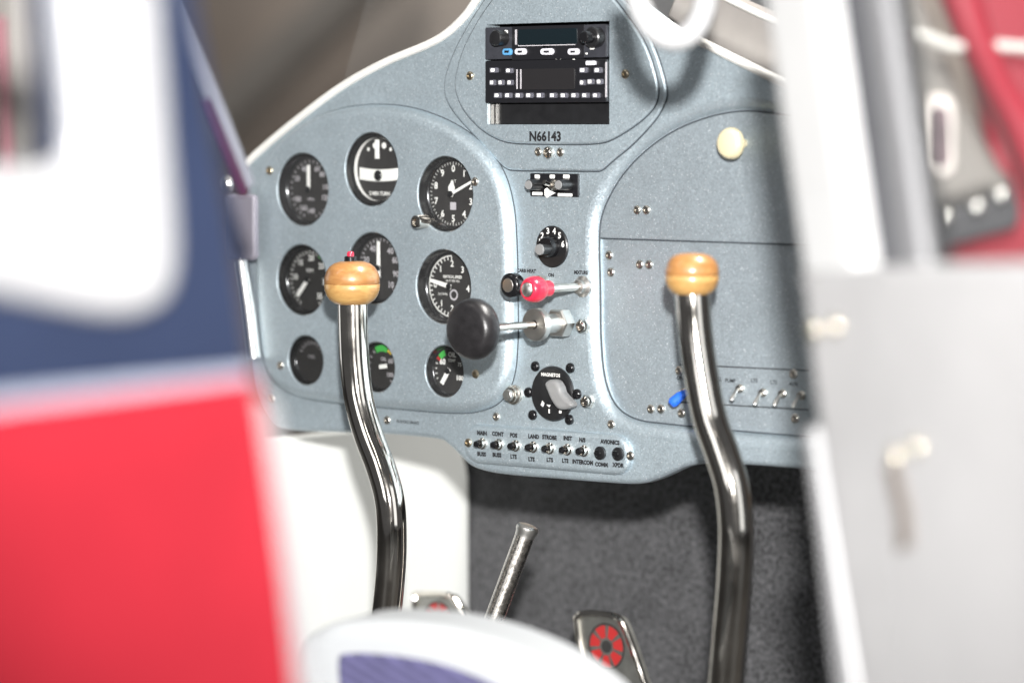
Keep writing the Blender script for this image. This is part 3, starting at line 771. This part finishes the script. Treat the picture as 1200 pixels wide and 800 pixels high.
# ------------------------------------------------------------------ push-pull controls
# carb heat
cb = at(636, 332, 0)
ch = Thing("carb_heat_control", "black push pull knob with metal centre disc left of the red knob", "control knob", cb)
ch.add("bushing", lathe([(.008, 0), (.008, .006), (.005, .008), (.005, .012), (0, .012)], cb, n=20), M['nickel'])
ch.add("shaft", lathe([(.003, .01), (.003, .036)], cb, n=16), M['chrome'])
ck = ch.add("knob", lathe([(.0045, .034), (.006, .036)] + arc(.006, .036, .0122, .043, 5, 0) + [(.0122, .048)] + arc(.0122, .048, .0075, .0515, 4, 1) + [(0, .0515)], cb, n=32), M['black_gloss'])
ch.add("centre_disc", lathe([(.0070, .0516), (.0066, .0522), (0, .0524)], cb, n=24), M['alu'], parent=ck)
# mixture
mb = at(684, 335.5, 0)
mx_ = Thing("mixture_control", "red knob mixture control on a bright shaft beside the carb heat knob", "control knob", mb)
mx_.add("bushing", lathe([(.0105, 0), (.0105, .0025), (.007, .004), (.0068, .009), (.0045, .010), (0, .010)], mb, n=24), M['alu'])
mx_.add("shaft", lathe([(.0042, .009), (.0042, .052)], mb, n=18), M['chrome'])
rk_ = mx_.add("knob", lathe([(.0066, .0505), (.0078, .052), (.0080, .063)] + arc(.0080, .063, .0128, .072, 6, 0) + arc(.0128, .072, .0080, .0830, 7, 1) + [(.0074, .0832)], mb, n=36), M['red_plastic'])
mx_.add("centre_disc", lathe([(.0074, .0822), (.0067, .0842), (.004, .0860), (0, .0866)], mb, n=24), M['alu'], parent=rk_)
# throttle
tb_ = at(666, 377.5, 0)
th = Thing("throttle_control", "large black mushroom throttle knob on a shaft from a turned aluminium collar", "throttle", tb_)
th.add("lock_nut", lathe([(.0085, 0), (.0085, .006), (.0142, .0062), (.0150, .008), (.0150, .018), (.0135, .0196), (.009, .0196)], tb_, n=6), M['alu'])
th.add("barrel", lathe([(.0095, .018), (.0095, .043)], tb_, n=32), M['alu'])
th.add("collar", lathe([(.0095, .0415), (.0150, .0422), (.0160, .0435), (.0160, .0502), (.0150, .0515), (.0045, .0515), (.0042, .049)], tb_, n=40), M['alu'])
th.add("shaft", lathe([(.0038, .045), (.0038, .121)], tb_, n=18), M['chrome'])
th.add("knob", lathe([(.0065, .115), (.0080, .119), (.0105, .123)] + arc(.0105, .123, .0295, .1365, 7, 0) + arc(.0295, .1365, .0220, .1500, 7, 1) + [(.012, .1525), (0, .1535)], tb_, n=48), M['rubber'])
# ignition
ci = at(649, 461, 0); ri = mm(32.5, 649, 461)
ig = Thing("ignition_switch", "round black ignition switch with grey turn lever and six black screws", "switch", ci)
ig.add("dial_plate", lathe([(ri, 0), (ri, .002), (ri*.95, .004), (ri*.60, .0048), (0, .0048)], ci, n=56), M['black'])
mk = bmesh.new()
text(mk, "MAGNETOS", ri*.17, ci.x, ci.z+ri*.68, -.0049, bold=.03)
for a, b, w, h, an in ((636.5,471.5,4,9,-25),(643,474,5,4,-30),(643.5,481.5,1.8,5,0),(656.5,482.5,3.6,3,0)):
    x, z = pp(a, b, -.005); wv, hv = mm(w,a,b), mm(h,a,b); ca, sa = math.cos(R(an)), math.sin(R(an))
    sheet([(x+u*wv/2*ca-v*hv/2*sa, z+u*wv/2*sa+v*hv/2*ca) for u, v in ((-1,-1),(1,-1),(1,1),(-1,1))], -.0052, .0004, 0, bm=mk)
ig.add("legend", mk, M['ink_white'], smooth=False, kind="stuff")
hub = ig.add("hub", lathe([(ri*.40, .0045), (ri*.38, .008), (0, .008)], ci, n=32), M['black'])
lv = smooth_loop(sp([(637,450),(642,445),(650,446),(655,453),(658,461),(668,472),(668,477),(660,480),(652,479),(645,470),(640,459)], -.016), 4)
ig.add("lever", sheet(lv, -.016, .0095, .0040, seg=5), M['grey_knob'])
for a, b in ((627,429),(668,431),(619,459.5),(676,461.5),(624,486),(667,491.5)):
    ig.put("screw", SM['k'], at(a+1, b, -.0001))
# starter button
sb_ = at(604, 462, 0)
st = Thing("starter_button", "stepped silver push button at lower left of the black ignition switch", "push button", sb_)
st.add("bezel", lathe([(.0098, 0), (.0098, .004), (.008, .005), (.008, .008), (.0066, .008)], sb_, n=28), M['nickel'])
st.add("plunger", lathe([(.0060, .006), (.0060, .0125), (.005, .0135), (0, .0135)], sb_, n=24), M['alu'])

# ------------------------------------------------------------------ switch strip
wp = Thing("switch_panel", "oval strip of nine toggle switches along the lower edge of the panel", "switch panel", at(650, 555, 0))
p0 = Vector(pp(551.5, 519, -.002)); p1 = Vector(pp(735, 533.5, -.002)); rr = mm(23.5, 645, 527)
d_ = (p1-p0); ang = math.atan2(d_.y, d_.x)
p0 = p0+d_.normalized()*(rr*.62); p1 = p1-d_.normalized()*(rr*.70)
stad = []
for c_, a0 in ((p1, -90), (p0, 90)):
    for i in range(13):
        a = ang+R(a0+180*i/12); stad.append(c_+Vector((math.cos(a), math.sin(a)))*rr)
wp.add("plate", sheet(stad, -.006, .0065, .0050, seg=5), M['paint'])
YW = -.006
TOG = [(561,519.5),(580.5,520.5),(600.5,522),(621,523.5),(640.5,525),(661,526.5),(680.5,528),(699.5,530.5),(720.5,531.5)]
col_bm = lathe([(.0058, 0), (.0058, .002), (.0046, .0026), (.0044, .0055), (.0030, .0056), (.0028, .0040), (0, .0040)], (0, 0, 0), n=18)
col_me = finish(col_bm, "toggle", M['chrome'])
bat = bmesh.new(); tube([(0, -.004, 0), (0, -.007, .0002), (0, -.0095, .0003), (0, -.0115, .0004)], [.0018, .0028, .0036, .0028], 12, bm=bat)
bat_me = finish(bat, "lever", M['black_gloss'])
for i, (a, b) in enumerate(TOG):
    t = wp.put("toggle", col_me if i < 7 else finish(lathe([(.0066, 0), (.0066, .003), (.0050, .0036), (0, .004)], (0, 0, 0), n=18), "breaker", M['black']), at(a+5, b, YW-.0001))
    l = bpy.data.objects.new("lever", bat_me); COL.objects.link(l); l.parent = t
    if i >= 7: l.scale = (1.25, .6, 1.0)
for a, b, k in ((547.5, 518.5, 'b'), (737.5, 533.5, 'n')): wp.put("screw", SM[k], at(a+1.5, b, YW-.0001))
lt = bmesh.new(); ra = ang
for s, a, b in (("MAIN",565,507.5),("CONT",583.5,508.5),("POS",602,510),("LAND",625.5,511.5),("STROBE",644,512.5),("INST",665.5,513.5),("N/S",682.5,515.5),("AVIONICS",715,518),
                ("BUSS",564.5,532),("BUSS",582.5,533),("LTS",602,535),("LTS",623,538),("LTS",644.5,538.8),("LTS",662.5,539.8),("INTERCOM",683,541.5),("COMM",705,544.3),("XPDR",724.5,545)):
    ptxt(s, a, b, 4.7, YW, .95, bold=.065, bm=lt, rot=ra*.6)
wp.add("lettering", lt, M['ink_black'], smooth=False, kind="stuff")

# ------------------------------------------------------------------ breaker strip at lower right
br = Thing("breaker_strip", "outlined strip of small pale levers on the lower right sheet behind the stick", "switch panel", at(870, 478, YR))
lt = bmesh.new()
for (a, b), (c2, d2) in (((797, 427), (948, 434)), ((797, 471), (948, 480))):
    quad_strip(lt, pp(a, b, YR), pp(c2, d2, YR), .0011, YR-.0003)
for s, a, b in (("FUEL",841,444),("PUMP",856,446),("LTS",884,446),("LTS",907,448),("AUX",930,450),("ON",797,443)): ptxt(s, a, b, 4.6, YR, .95, bm=lt)
br.add("lettering", lt, M['ink_black'], smooth=False, kind="stuff")
for a, b in ((862, 455), (889, 460), (912, 461), (934, 463)):
    p = at(a+6, b, YR)
    t = br.add("toggle", lathe([(.0042, 0), (.0042, .002), (.003, .003), (.003, .005), (0, .005)], p, n=16), M['nickel'])
    br.add("lever", tube([p+Vector((0, -.005, 0)), p+Vector((0, -.013, -.009)), p+Vector((0, -.0145, -.0108))], [.0014, .0025, .0017], 12), M['alu'], parent=t)
fu = at(803, 462, YR)
bt_ = Thing("blue_toggle", "small switch lever in a bright blue rubber boot beside the right stick tube", "switch", fu)
bt_.add("collar", lathe([(.006, 0), (.006, .003), (.0045, .004), (0, .005)], fu, n=16), M['nickel'])
bt_.add("boot", tube([fu+Vector((.004, -.003, .003)), fu+Vector((.001, -.009, -.001)), fu+Vector((-.003, -.015, -.007)), fu+Vector((-.004, -.017, -.009))], [.003, .0048, .0054, .0035], 14), M['blue_boot'])

# ------------------------------------------------------------------ control sticks
def stick(name, label, path_px, y, rt, gx, gy, gw, gh, button):
    path = smooth_loop([at(a, b, y) for a, b in path_px], 8, closed=False)
    t = Thing(name, label, "control stick", path[-1], "chrome control sticks with wooden grips")
    t.add("tube", tube(path, rt, 28), M['chrome'])
    g = at(gx, gy, y); w = mm(gw, gx, gy, y)/2; h = mm(gh, gx, gy, y)/2
    pr = [(0, -h*1.0), (rt*.95, -h)]
    for k in range(1, 12):
        a = math.pi*(k/12)
        s_, c_ = math.sin(a), -math.cos(a)
        pr.append((w*abs(s_)**.62, h*(abs(c_)**.9)*(1 if c_ > 0 else -1)))
    lowp = [q for q in pr if q[1] < -.03*h] + [(w*.995, -.05*h), (w*.975, -.02*h)]
    upp = [(w*.975, -.02*h), (w*.995, .01*h)] + [q for q in pr if q[1] > .02*h] + [(0, h*1.0)]
    t.add("grip_base", lathe(lowp, g, axis=(0, 0, 1), n=40, up=(0, 1, 0)), M['wood_light'], sharp=60)
    gt = t.add("grip", lathe(upp, g, axis=(0, 0, 1), n=40, up=(0, 1, 0)), M['wood'], sharp=60)
    if button:
        b = g+Vector((-.002, 0, h*.93))
        bs = t.add("button_base", lathe([(.0062, 0), (.0062, .005), (.005, .006), (0, .006)], b, axis=(0, 0, 1), up=(0, 1, 0), n=20), M['black_gloss'])
        t.add("button", lathe([(.0036, .005), (.0036, .009), (.0026, .0105), (0, .011)], b, axis=(0, 0, 1), up=(0, 1, 0), n=16), M['red_plastic'], parent=bs)
    return t
M['wood_light'] = wood_mat("varnished_maple_pale")
for n_ in M['wood_light'].node_tree.nodes:
    if n_.type == 'VALTORGB':
        n_.color_ramp.elements[0].color = (0.38, 0.20, 0.065, 1); n_.color_ramp.elements[1].color = (0.49, 0.30, 0.105, 1)
stick("control_stick", "chrome stick whose wooden grip carries a red push button", [(413,345),(414,390),(416,430),(421,470),(432,510),(447,550),(457,590),(459,640),(456,690),(450,740),(438,830)],
      -.14, .0148, 412.5, 332, 66, 53, True)
stick("control_stick", "chrome stick with plain wooden grip in front of the glovebox side", [(811,340),(815,390),(822,440),(832,490),(846,530),(858,570),(863,620),(861,680),(856,740),(848,830)],
      -.13, .0158, 811, 322, 64, 52, False)

# ------------------------------------------------------------------ hand lever, pedals
la, lb_ = at(617, 622, -.03), at(566, 760, -.06)
lv_ = Thing("brake_lever", "worn steel tube lever with flared cap leaning in the footwell", "lever", lb_)
dd = (la-lb_).normalized()
lv_.add("tube", tube([lb_-dd*.10, lb_, la], .0098, 24), M['steel_dark'])
lv_.add("cap", lathe([(.0099, -.006), (.0103, -.002), (.0114, .001), (.0114, .0035), (.0098, .0058), (.005, .0072), (0, .0076)], la, axis=dd, n=28), M['alu'])

def pedal(name, label, quad_px, y, mirror=1):
    c = at(*quad_px[2], y)
    lp = smooth_loop(sp(quad_px, y), 4)
    p = Thing(name, label, "rudder pedal", at(quad_px[2][0], quad_px[2][1]+30, y), "rudder pedals with red emblems")
    p.add("plate", sheet(lp, y, .010, .002, seg=2), M['steel_pad'])
    p.add("rim", tube([Vector((q[0], y-.001, q[1])) for q in lp+lp[:1]], .0036, 10), M['chrome'])
    return p
M['steel_pad'] = mat("brushed_pedal_plate", (0.30, 0.30, 0.28), 0.35, 0.8, noise=0.2, nscale=60)
PY = .17
def emblem(p, px, py, r, y):
    c = at(px, py, y); e = bmesh.new()
    for i in range(7):
        a0 = i*360/7+8; arc_band(e, c, r*.42, r, a0, a0+38, y-.0006, 5)
    p.add("emblem", e, M['red_print'], smooth=False, kind="stuff")
    e2 = bmesh.new(); arc_band(e2, c, r*1.02, r*1.12, 0, 360, y-.0006, 30); disc(e2, (c.x, c.z), r*.30, y-.0006, 16)
    p.add("emblem_ring", e2, M['black_face'], smooth=False)
def sheared(cx, cy, w, h, sx): return [(cx-w/2, cy), (cx-w/2+2, cy-h*.06), (cx+w/2-6, cy-h*.02), (cx+w/2, cy+h*.05), (cx+w/2+sx, cy+h), (cx-w/2+sx*.4, cy+h)]
pl = pedal("rudder_pedal", "metal rudder pedal with red round emblem before the white side wall", [(487,703),(489,696),(520,696),(533,702),(546,730),(556,790),(500,790),(488,740)], PY)
emblem(pl, 514, 726, mm(20, 514, 726, PY), PY)
pr_ = pedal("rudder_pedal", "metal rudder pedal with red round emblem before the dark carpet", [(677,728),(679,721),(686,718),(706,719),(722,722),(730,729),(741,756),(754,795),(764,830),(706,830),(686,785)], PY)
emblem(pr_, 711, 757, mm(25, 711, 757, PY), PY)

# ------------------------------------------------------------------ pieces between fuselage and panel
wl = Thing("windshield_post", "slim grey windshield post with plum shade strip meeting the upper left panel corner", "post", atd(289, 226, 2.6))
wl.add("post", tube([atd(206, 0, 2.5), atd(248, 110, 2.55), atd(289, 216, 2.6)], .0070, 14), M['grey_trim'])
wl.add("plum_shade_strip", tube([atd(243, 118, 2.48), atd(262, 166, 2.5), atd(286, 226, 2.53)], .0045, 12), M['purple'])  # plum tube stands in for the shadow along the post
M['lilac'] = mat('lilac_grey_paint', (0.17, 0.16, 0.19), 0.5)
hp = Thing("hinge_bracket", "white painted bracket on the cabin side just left of the panel", "bracket", at(282, 305, -.03))
hp.add("block", sheet(round_rect(*[v for q in (pp(262, 304, -.03), pp(297, 228, -.03)) for v in q], .006), -.03, .007, .003), M['lilac'])
hp.add("bolt", lathe([(.009, 0), (.009, .005), (.005, .009), (0, .010)], at(268, 215, -.03), n=20), M['alu'])
hp.add("rod", tube([at(282, 306, -.02), at(290, 360, -.02), at(297, 420, -.02)], .0085, 16), M['alu'])
ws = Thing("roof_beam", "silver sheet beam above the right shoulder of the panel", "beam", at(870, 72, .03))
ws.add("beam", sheet(sp([(815,44),(905,88),(990,130),(1000,60),(905,22),(838,-8),(800,-30),(780,20)], .03), .03, .03, .004, seg=3), M['silver_sheet'])
ws.add("edge", tube([at(800, -30, .026), at(838, -8, .026), at(905, 24, .026), at(1000, 62, .026)], .0030, 10), M['white_trim'])
# windshield pane above the panel
wsb = bmesh.new()
grid = []
for i in range(13):
    row = []
    for j in range(9):
        u, v = i/12, j/8
        x = -.36+.58*u; row.append(wsb.verts.new((x, .06+.20*v+.10*(1-(2*u-1)**2)*v, 1.31+.5*v)))
    grid.append(row)
for i in range(12):
    for j in range(8): wsb.faces.new((grid[i][j], grid[i+1][j], grid[i+1][j+1], grid[i][j+1]))
M['windshield_glass'] = glass('windshield_glass', rough=0.35)
solo("windshield", wsb, M['windshield_glass'], (0, .06, 1.31), "clear curved windshield pane rising behind the panel top", "windshield")

# hanging white loop
lp_path = smooth_loop([atd(a, b, 2.46) for a, b in ((736,-60),(742,-20),(752,14),(768,37),(790,46),(811,38),(824,14),(830,-20),(832,-60))], 8, closed=False)
solo("hanging_loop", tube(lp_path, .0098, 18), M['cord'], atd(790, -60, 2.46), "soft white cord loop hanging in front of the panel top", "cord loop")

# ------------------------------------------------------------------ seat in the foreground
SD = 2.42
e1 = (atd(700, 800, SD-.06)-atd(400, 800, SD+.06)); e1.z = 0
MXseat = frame_on(atd(560, 780, SD), e1); MXi = MXseat.inverted()
def on_plane(MX, px, py):
    n = MX.col[1].xyz; o = MX.col[3].xyz; d = ray(px, py); t = (o-CAM).dot(n)/d.dot(n)
    q = MX.inverted() @ (CAM+d*t); return Vector((q.x, q.z))
def lp_on(MX, pts, sub=6): return smooth_loop([on_plane(MX, a, b) for a, b in pts], sub)
seat = Thing("seat", "white bordered seat back with ribbed blue cloth centre, along the bottom of the view", "seat", atd(560, 860, SD))
so = lp_on(MXseat, [(345,768),(356,745),(390,729),(450,727),(510,734),(566,749),(612,768),(650,790),(686,818),(716,860),(735,920),(600,940),(340,930),(332,840)])
seat.add("border", sheet(so, 0, .07, .016, MX=MXseat, seg=6), M['seat_white'])
si = lp_on(MXseat, [(398,776),(412,765),(458,767),(506,775),(548,788),(586,806),(616,832),(645,900),(580,920),(430,915),(408,850)])
seat.add("ribbed_cloth", sheet(si, -.004, .004, .003, MX=MXseat, seg=3), M['seat_blue'])

# ------------------------------------------------------------------ fuselage side in the left foreground
fa, fb_ = atd(0, 400, 1.50), atd(330, 400, 1.64)
e1 = fb_-fa; e1.z = 0
MXf = frame_on(fb_, e1)
fus = Thing("fuselage_side", "navy over red painted fuselage side with white window surround", "aircraft side", MXf @ Vector((0, 0, -.25)))
win_in = lp_on(MXf, [(-260,-140),(-60,-140),(44,-140),(56,-60),(66,40),(73,120),(75,172),(62,190),(10,196),(-120,182),(-260,178)], 5)
edge_x = [(218,-80),(226,0),(240,90),(252,160),(268,250),(282,340),(295,432)]
nv = smooth_loop([on_plane(MXf, a, b) for a, b in edge_x], 5, closed=False)
navy_loop = [on_plane(MXf, -300, -170), *[on_plane(MXf, -300, y) for y in (100, 300)], on_plane(MXf, -300, 495), on_plane(MXf, 0, 461), on_plane(MXf, 296, 430)] + nv[::-1][1:]
fus.add("navy_skin", sheet(navy_loop, 0, .02, .0, holes=[(win_in, 0)], MX=MXf), M['navy'])
fus.add("pinstripe", sheet([on_plane(MXf, a, b) for a, b in ((-300,496),(0,462),(296.5,431),(298,443),(0,479),(-300,518))], 0, .02, 0, MX=MXf), M['silver_line'], smooth=False)
fus.add("red_skin", sheet([on_plane(MXf, a, b) for a, b in ((-300,519),(0,480),(298.5,444),(316,560),(330,660),(346,800),(356,900),(-300,900))], 0, .02, 0, MX=MXf), M['red_paint'], smooth=False)
fus.add("door_jamb", sheet([on_plane(MXf, a, b) for a, b in ((301,455),(317,560),(331,660),(347,800),(357,900),(402,900),(392,800),(374,660),(358,560),(342,470))], .012, .10, .004, MX=MXf), M['white'])
wf = lp_on(MXf, [(-260,-160),(60,-160),(163,-160),(172,-60),(181,60),(190,180),(196,260),(196,310),(186,346),(160,366),(120,370),(60,360),(0,348),(-120,332),(-260,318)], 6)
frm = fus.add("window_surround", sheet(wf, -.012, .012, .010, holes=[(win_in, .012)], MX=MXf, seg=5), M['white'])
gp = bmesh.new(); gp.faces.new([gp.verts.new(MXf @ Vector((p[0], .012, p[1]))) for p in offset(ccw(win_in), -.004)])
fus.add("window_pane", gp, M['hazy_glass'], smooth=False)
# grey cabin lining and red strap seen through that window
li = Thing("cabin_lining", "grey cabin lining seen through the side window, edged by a red strap", "lining", atd(0, 220, 2.3))
MXl = frame_on(atd(0, 100, 2.35), e1)
li.add("lining_sheet", sheet([on_plane(MXl, a, b) for a, b in ((10,-120),(100,-120),(112,240),(26,240))], 0, .02, .003, MX=MXl), M['taupe'])
li.add("strap", sheet([on_plane(MXl, a, b) for a, b in ((-14,20),(-4,20),(10,240),(-4,240))], -.012, .004, .001, MX=MXl), M['faded_strap'])

# ------------------------------------------------------------------ open door in the right foreground
da, db = atd(950, 400, 2.02), atd(1200, 400, 1.80)
e1 = db-da; e1.z = 0
MXd = frame_on(da, e1)
dr = Thing("cabin_door", "open cabin door with white window posts and pale grey padded lining", "door", MXd @ Vector((.1, 0, -.25)))
card = lp_on(MXd, [(938,330),(944,318),(1010,312),(1200,306),(1300,304),(1310,420),(1310,900),(1180,905),(1020,902),(1012,860),(996,760),(978,650),(962,540),(948,430)], 5)
dr.add("lining", sheet(card, 0, .03, .008, MX=MXd, seg=4), M['fabric'])
dr.add("post", sheet([on_plane(MXd, a, b) for a, b in ((878,-60),(887,0),(909,160),(934,330),(996,322),(973,160),(951,0),(943,-60))], .004, .04, .0075, MX=MXd, seg=5), M['post_white'])
dr.add("gap_strip", sheet([on_plane(MXd, a, b) for a, b in ((925,-60),(933,0),(957,160),(980,318),(1040,318),(1018,160),(996,0),(988,-60))], .024, .01, 0, MX=MXd), M['radio'])
dr.add("window_channel", sheet([on_plane(MXd, a, b) for a, b in ((984,-60),(992,0),(1014,160),(1034,318),(1068,318),(1046,160),(1022,0),(1014,-60))], .010, .02, .005, MX=MXd, seg=4), M['channel'])
dr.add("edge_strip", sheet([on_plane(MXd, a, b) for a, b in ((943,500),(956,600),(968,700),(980,800),(992,900),(1022,900),(1006,800),(990,700),(974,600),(958,500))], -.004, .03, .006, MX=MXd, seg=4), M['white'])
gp = bmesh.new(); gp.faces.new([gp.verts.new(MXd @ Vector((p[0], .018, p[1]))) for p in [on_plane(MXd, a, b) for a, b in ((1050,318),(1300,310),(1300,-60),(1010,-60))]])
dr.add("window_pane", gp, M['hazy_glass'], smooth=False)
nrm = -MXd.col[1].xyz
for a, b in ((955,387),(980,382.5),(1050,534),(1074,523)):
    q = on_plane(MXd, a, b); c = MXd @ Vector((q.x, -.0005, q.y))
    dr.add("snap", lathe([(.0060, 0), (.0058, .0008)] + arc(.0058, .0008, 0, .0040, 7, 1), c, axis=nrm, n=24), M['snap'])
ps = [on_plane(MXd, a, b) for a, b in ((1040,545),(1053,600),(1055,645),(1070,640),(1068,598),(1054,543))]
dr.add("pull_strap", sheet(ps, -.003, .003, .001, MX=MXd, seg=2), M['strap_grey'])

# ------------------------------------------------------------------ red aircraft seen through the door window
BD = 4.9
MXb = frame_on(atd(1120, 200, BD), RIGHT)
bk = Thing("parked_aircraft", "red aircraft with grey cowl standing behind the door window", "aircraft", atd(1130, 330, BD))
bk.add("cowl", sheet(lp_on(MXb, [(1050,-30),(1090,10),(1110,60),(1130,110),(1150,150),(1175,195),(1190,215),(1160,232),(1120,243),(1075,250),(1045,230),(1030,150),(1030,40)], 5), 0, .15, .03, MX=MXb, seg=4), M['taupe'])
bk.add("intake", sheet(round_rect(*on_plane(MXb, 1086, 196), *on_plane(MXb, 1112, 124), .012), -.006, .01, .003, MX=MXb), M['plum_dark'])
bk.add("intake_rim", sheet(round_rect(*on_plane(MXb, 1074, 206), *on_plane(MXb, 1120, 112), .02), -.003, .01, .003, MX=MXb), M['silver_sheet'])
bk.add("dark_band", sheet(lp_on(MXb, [(1040,238),(1075,250),(1120,243),(1165,228),(1184,214),(1192,262),(1150,278),(1110,288),(1060,296),(1040,290)], 4), -.02, .05, .008, MX=MXb), M['charcoal'])
for a, b in ((1105,255),(1143,243),(1171,229)):
    q = on_plane(MXb, a, b); c = MXb @ Vector((q.x, -.02, q.y))
    bk.add("stud", lathe([(.013, 0), (.012, .004)] + arc(.012, .004, 0, .010, 5, 1), c, axis=-MXb.col[1].xyz, n=20), M['alu'])
bk.add("red_wing", sheet(lp_on(MXb, [(1085,-60),(1130,-60),(1150,0),(1165,50),(1200,120),(1290,220),(1290,330),(1215,250),(1175,160),(1140,90),(1108,20)], 5), -.05, .06, .025, MX=MXb, seg=4), M['bright_red'])
bk.add("red_belly", sheet(lp_on(MXb, [(1150,-60),(1300,-60),(1300,420),(1000,420),(1020,300),(1180,260),(1190,160)], 5), .30, .06, .02, MX=MXb), M['bright_red'])
bk.add("reflection_streak", tube(smooth_loop([MXb @ Vector((p.x, -.03, p.y)) for p in [on_plane(MXb, a, b) for a, b in ((1058,42),(1085,45),(1110,55),(1150,54),(1200,58),(1290,70))]], 5, closed=False), .009, 10), M['white_trim'])  # white tube drawn in place of bright reflections

# pale diagonal brace far behind, a tube added for the paler streak
ba, bb = at(225, 175, 7.6), at(470, -60, 7.6)
solo("diagonal_band", tube([ba, bb], .13, 8), M['taupe'], ba, "pale diagonal brace high against the brown hangar wall", "band")
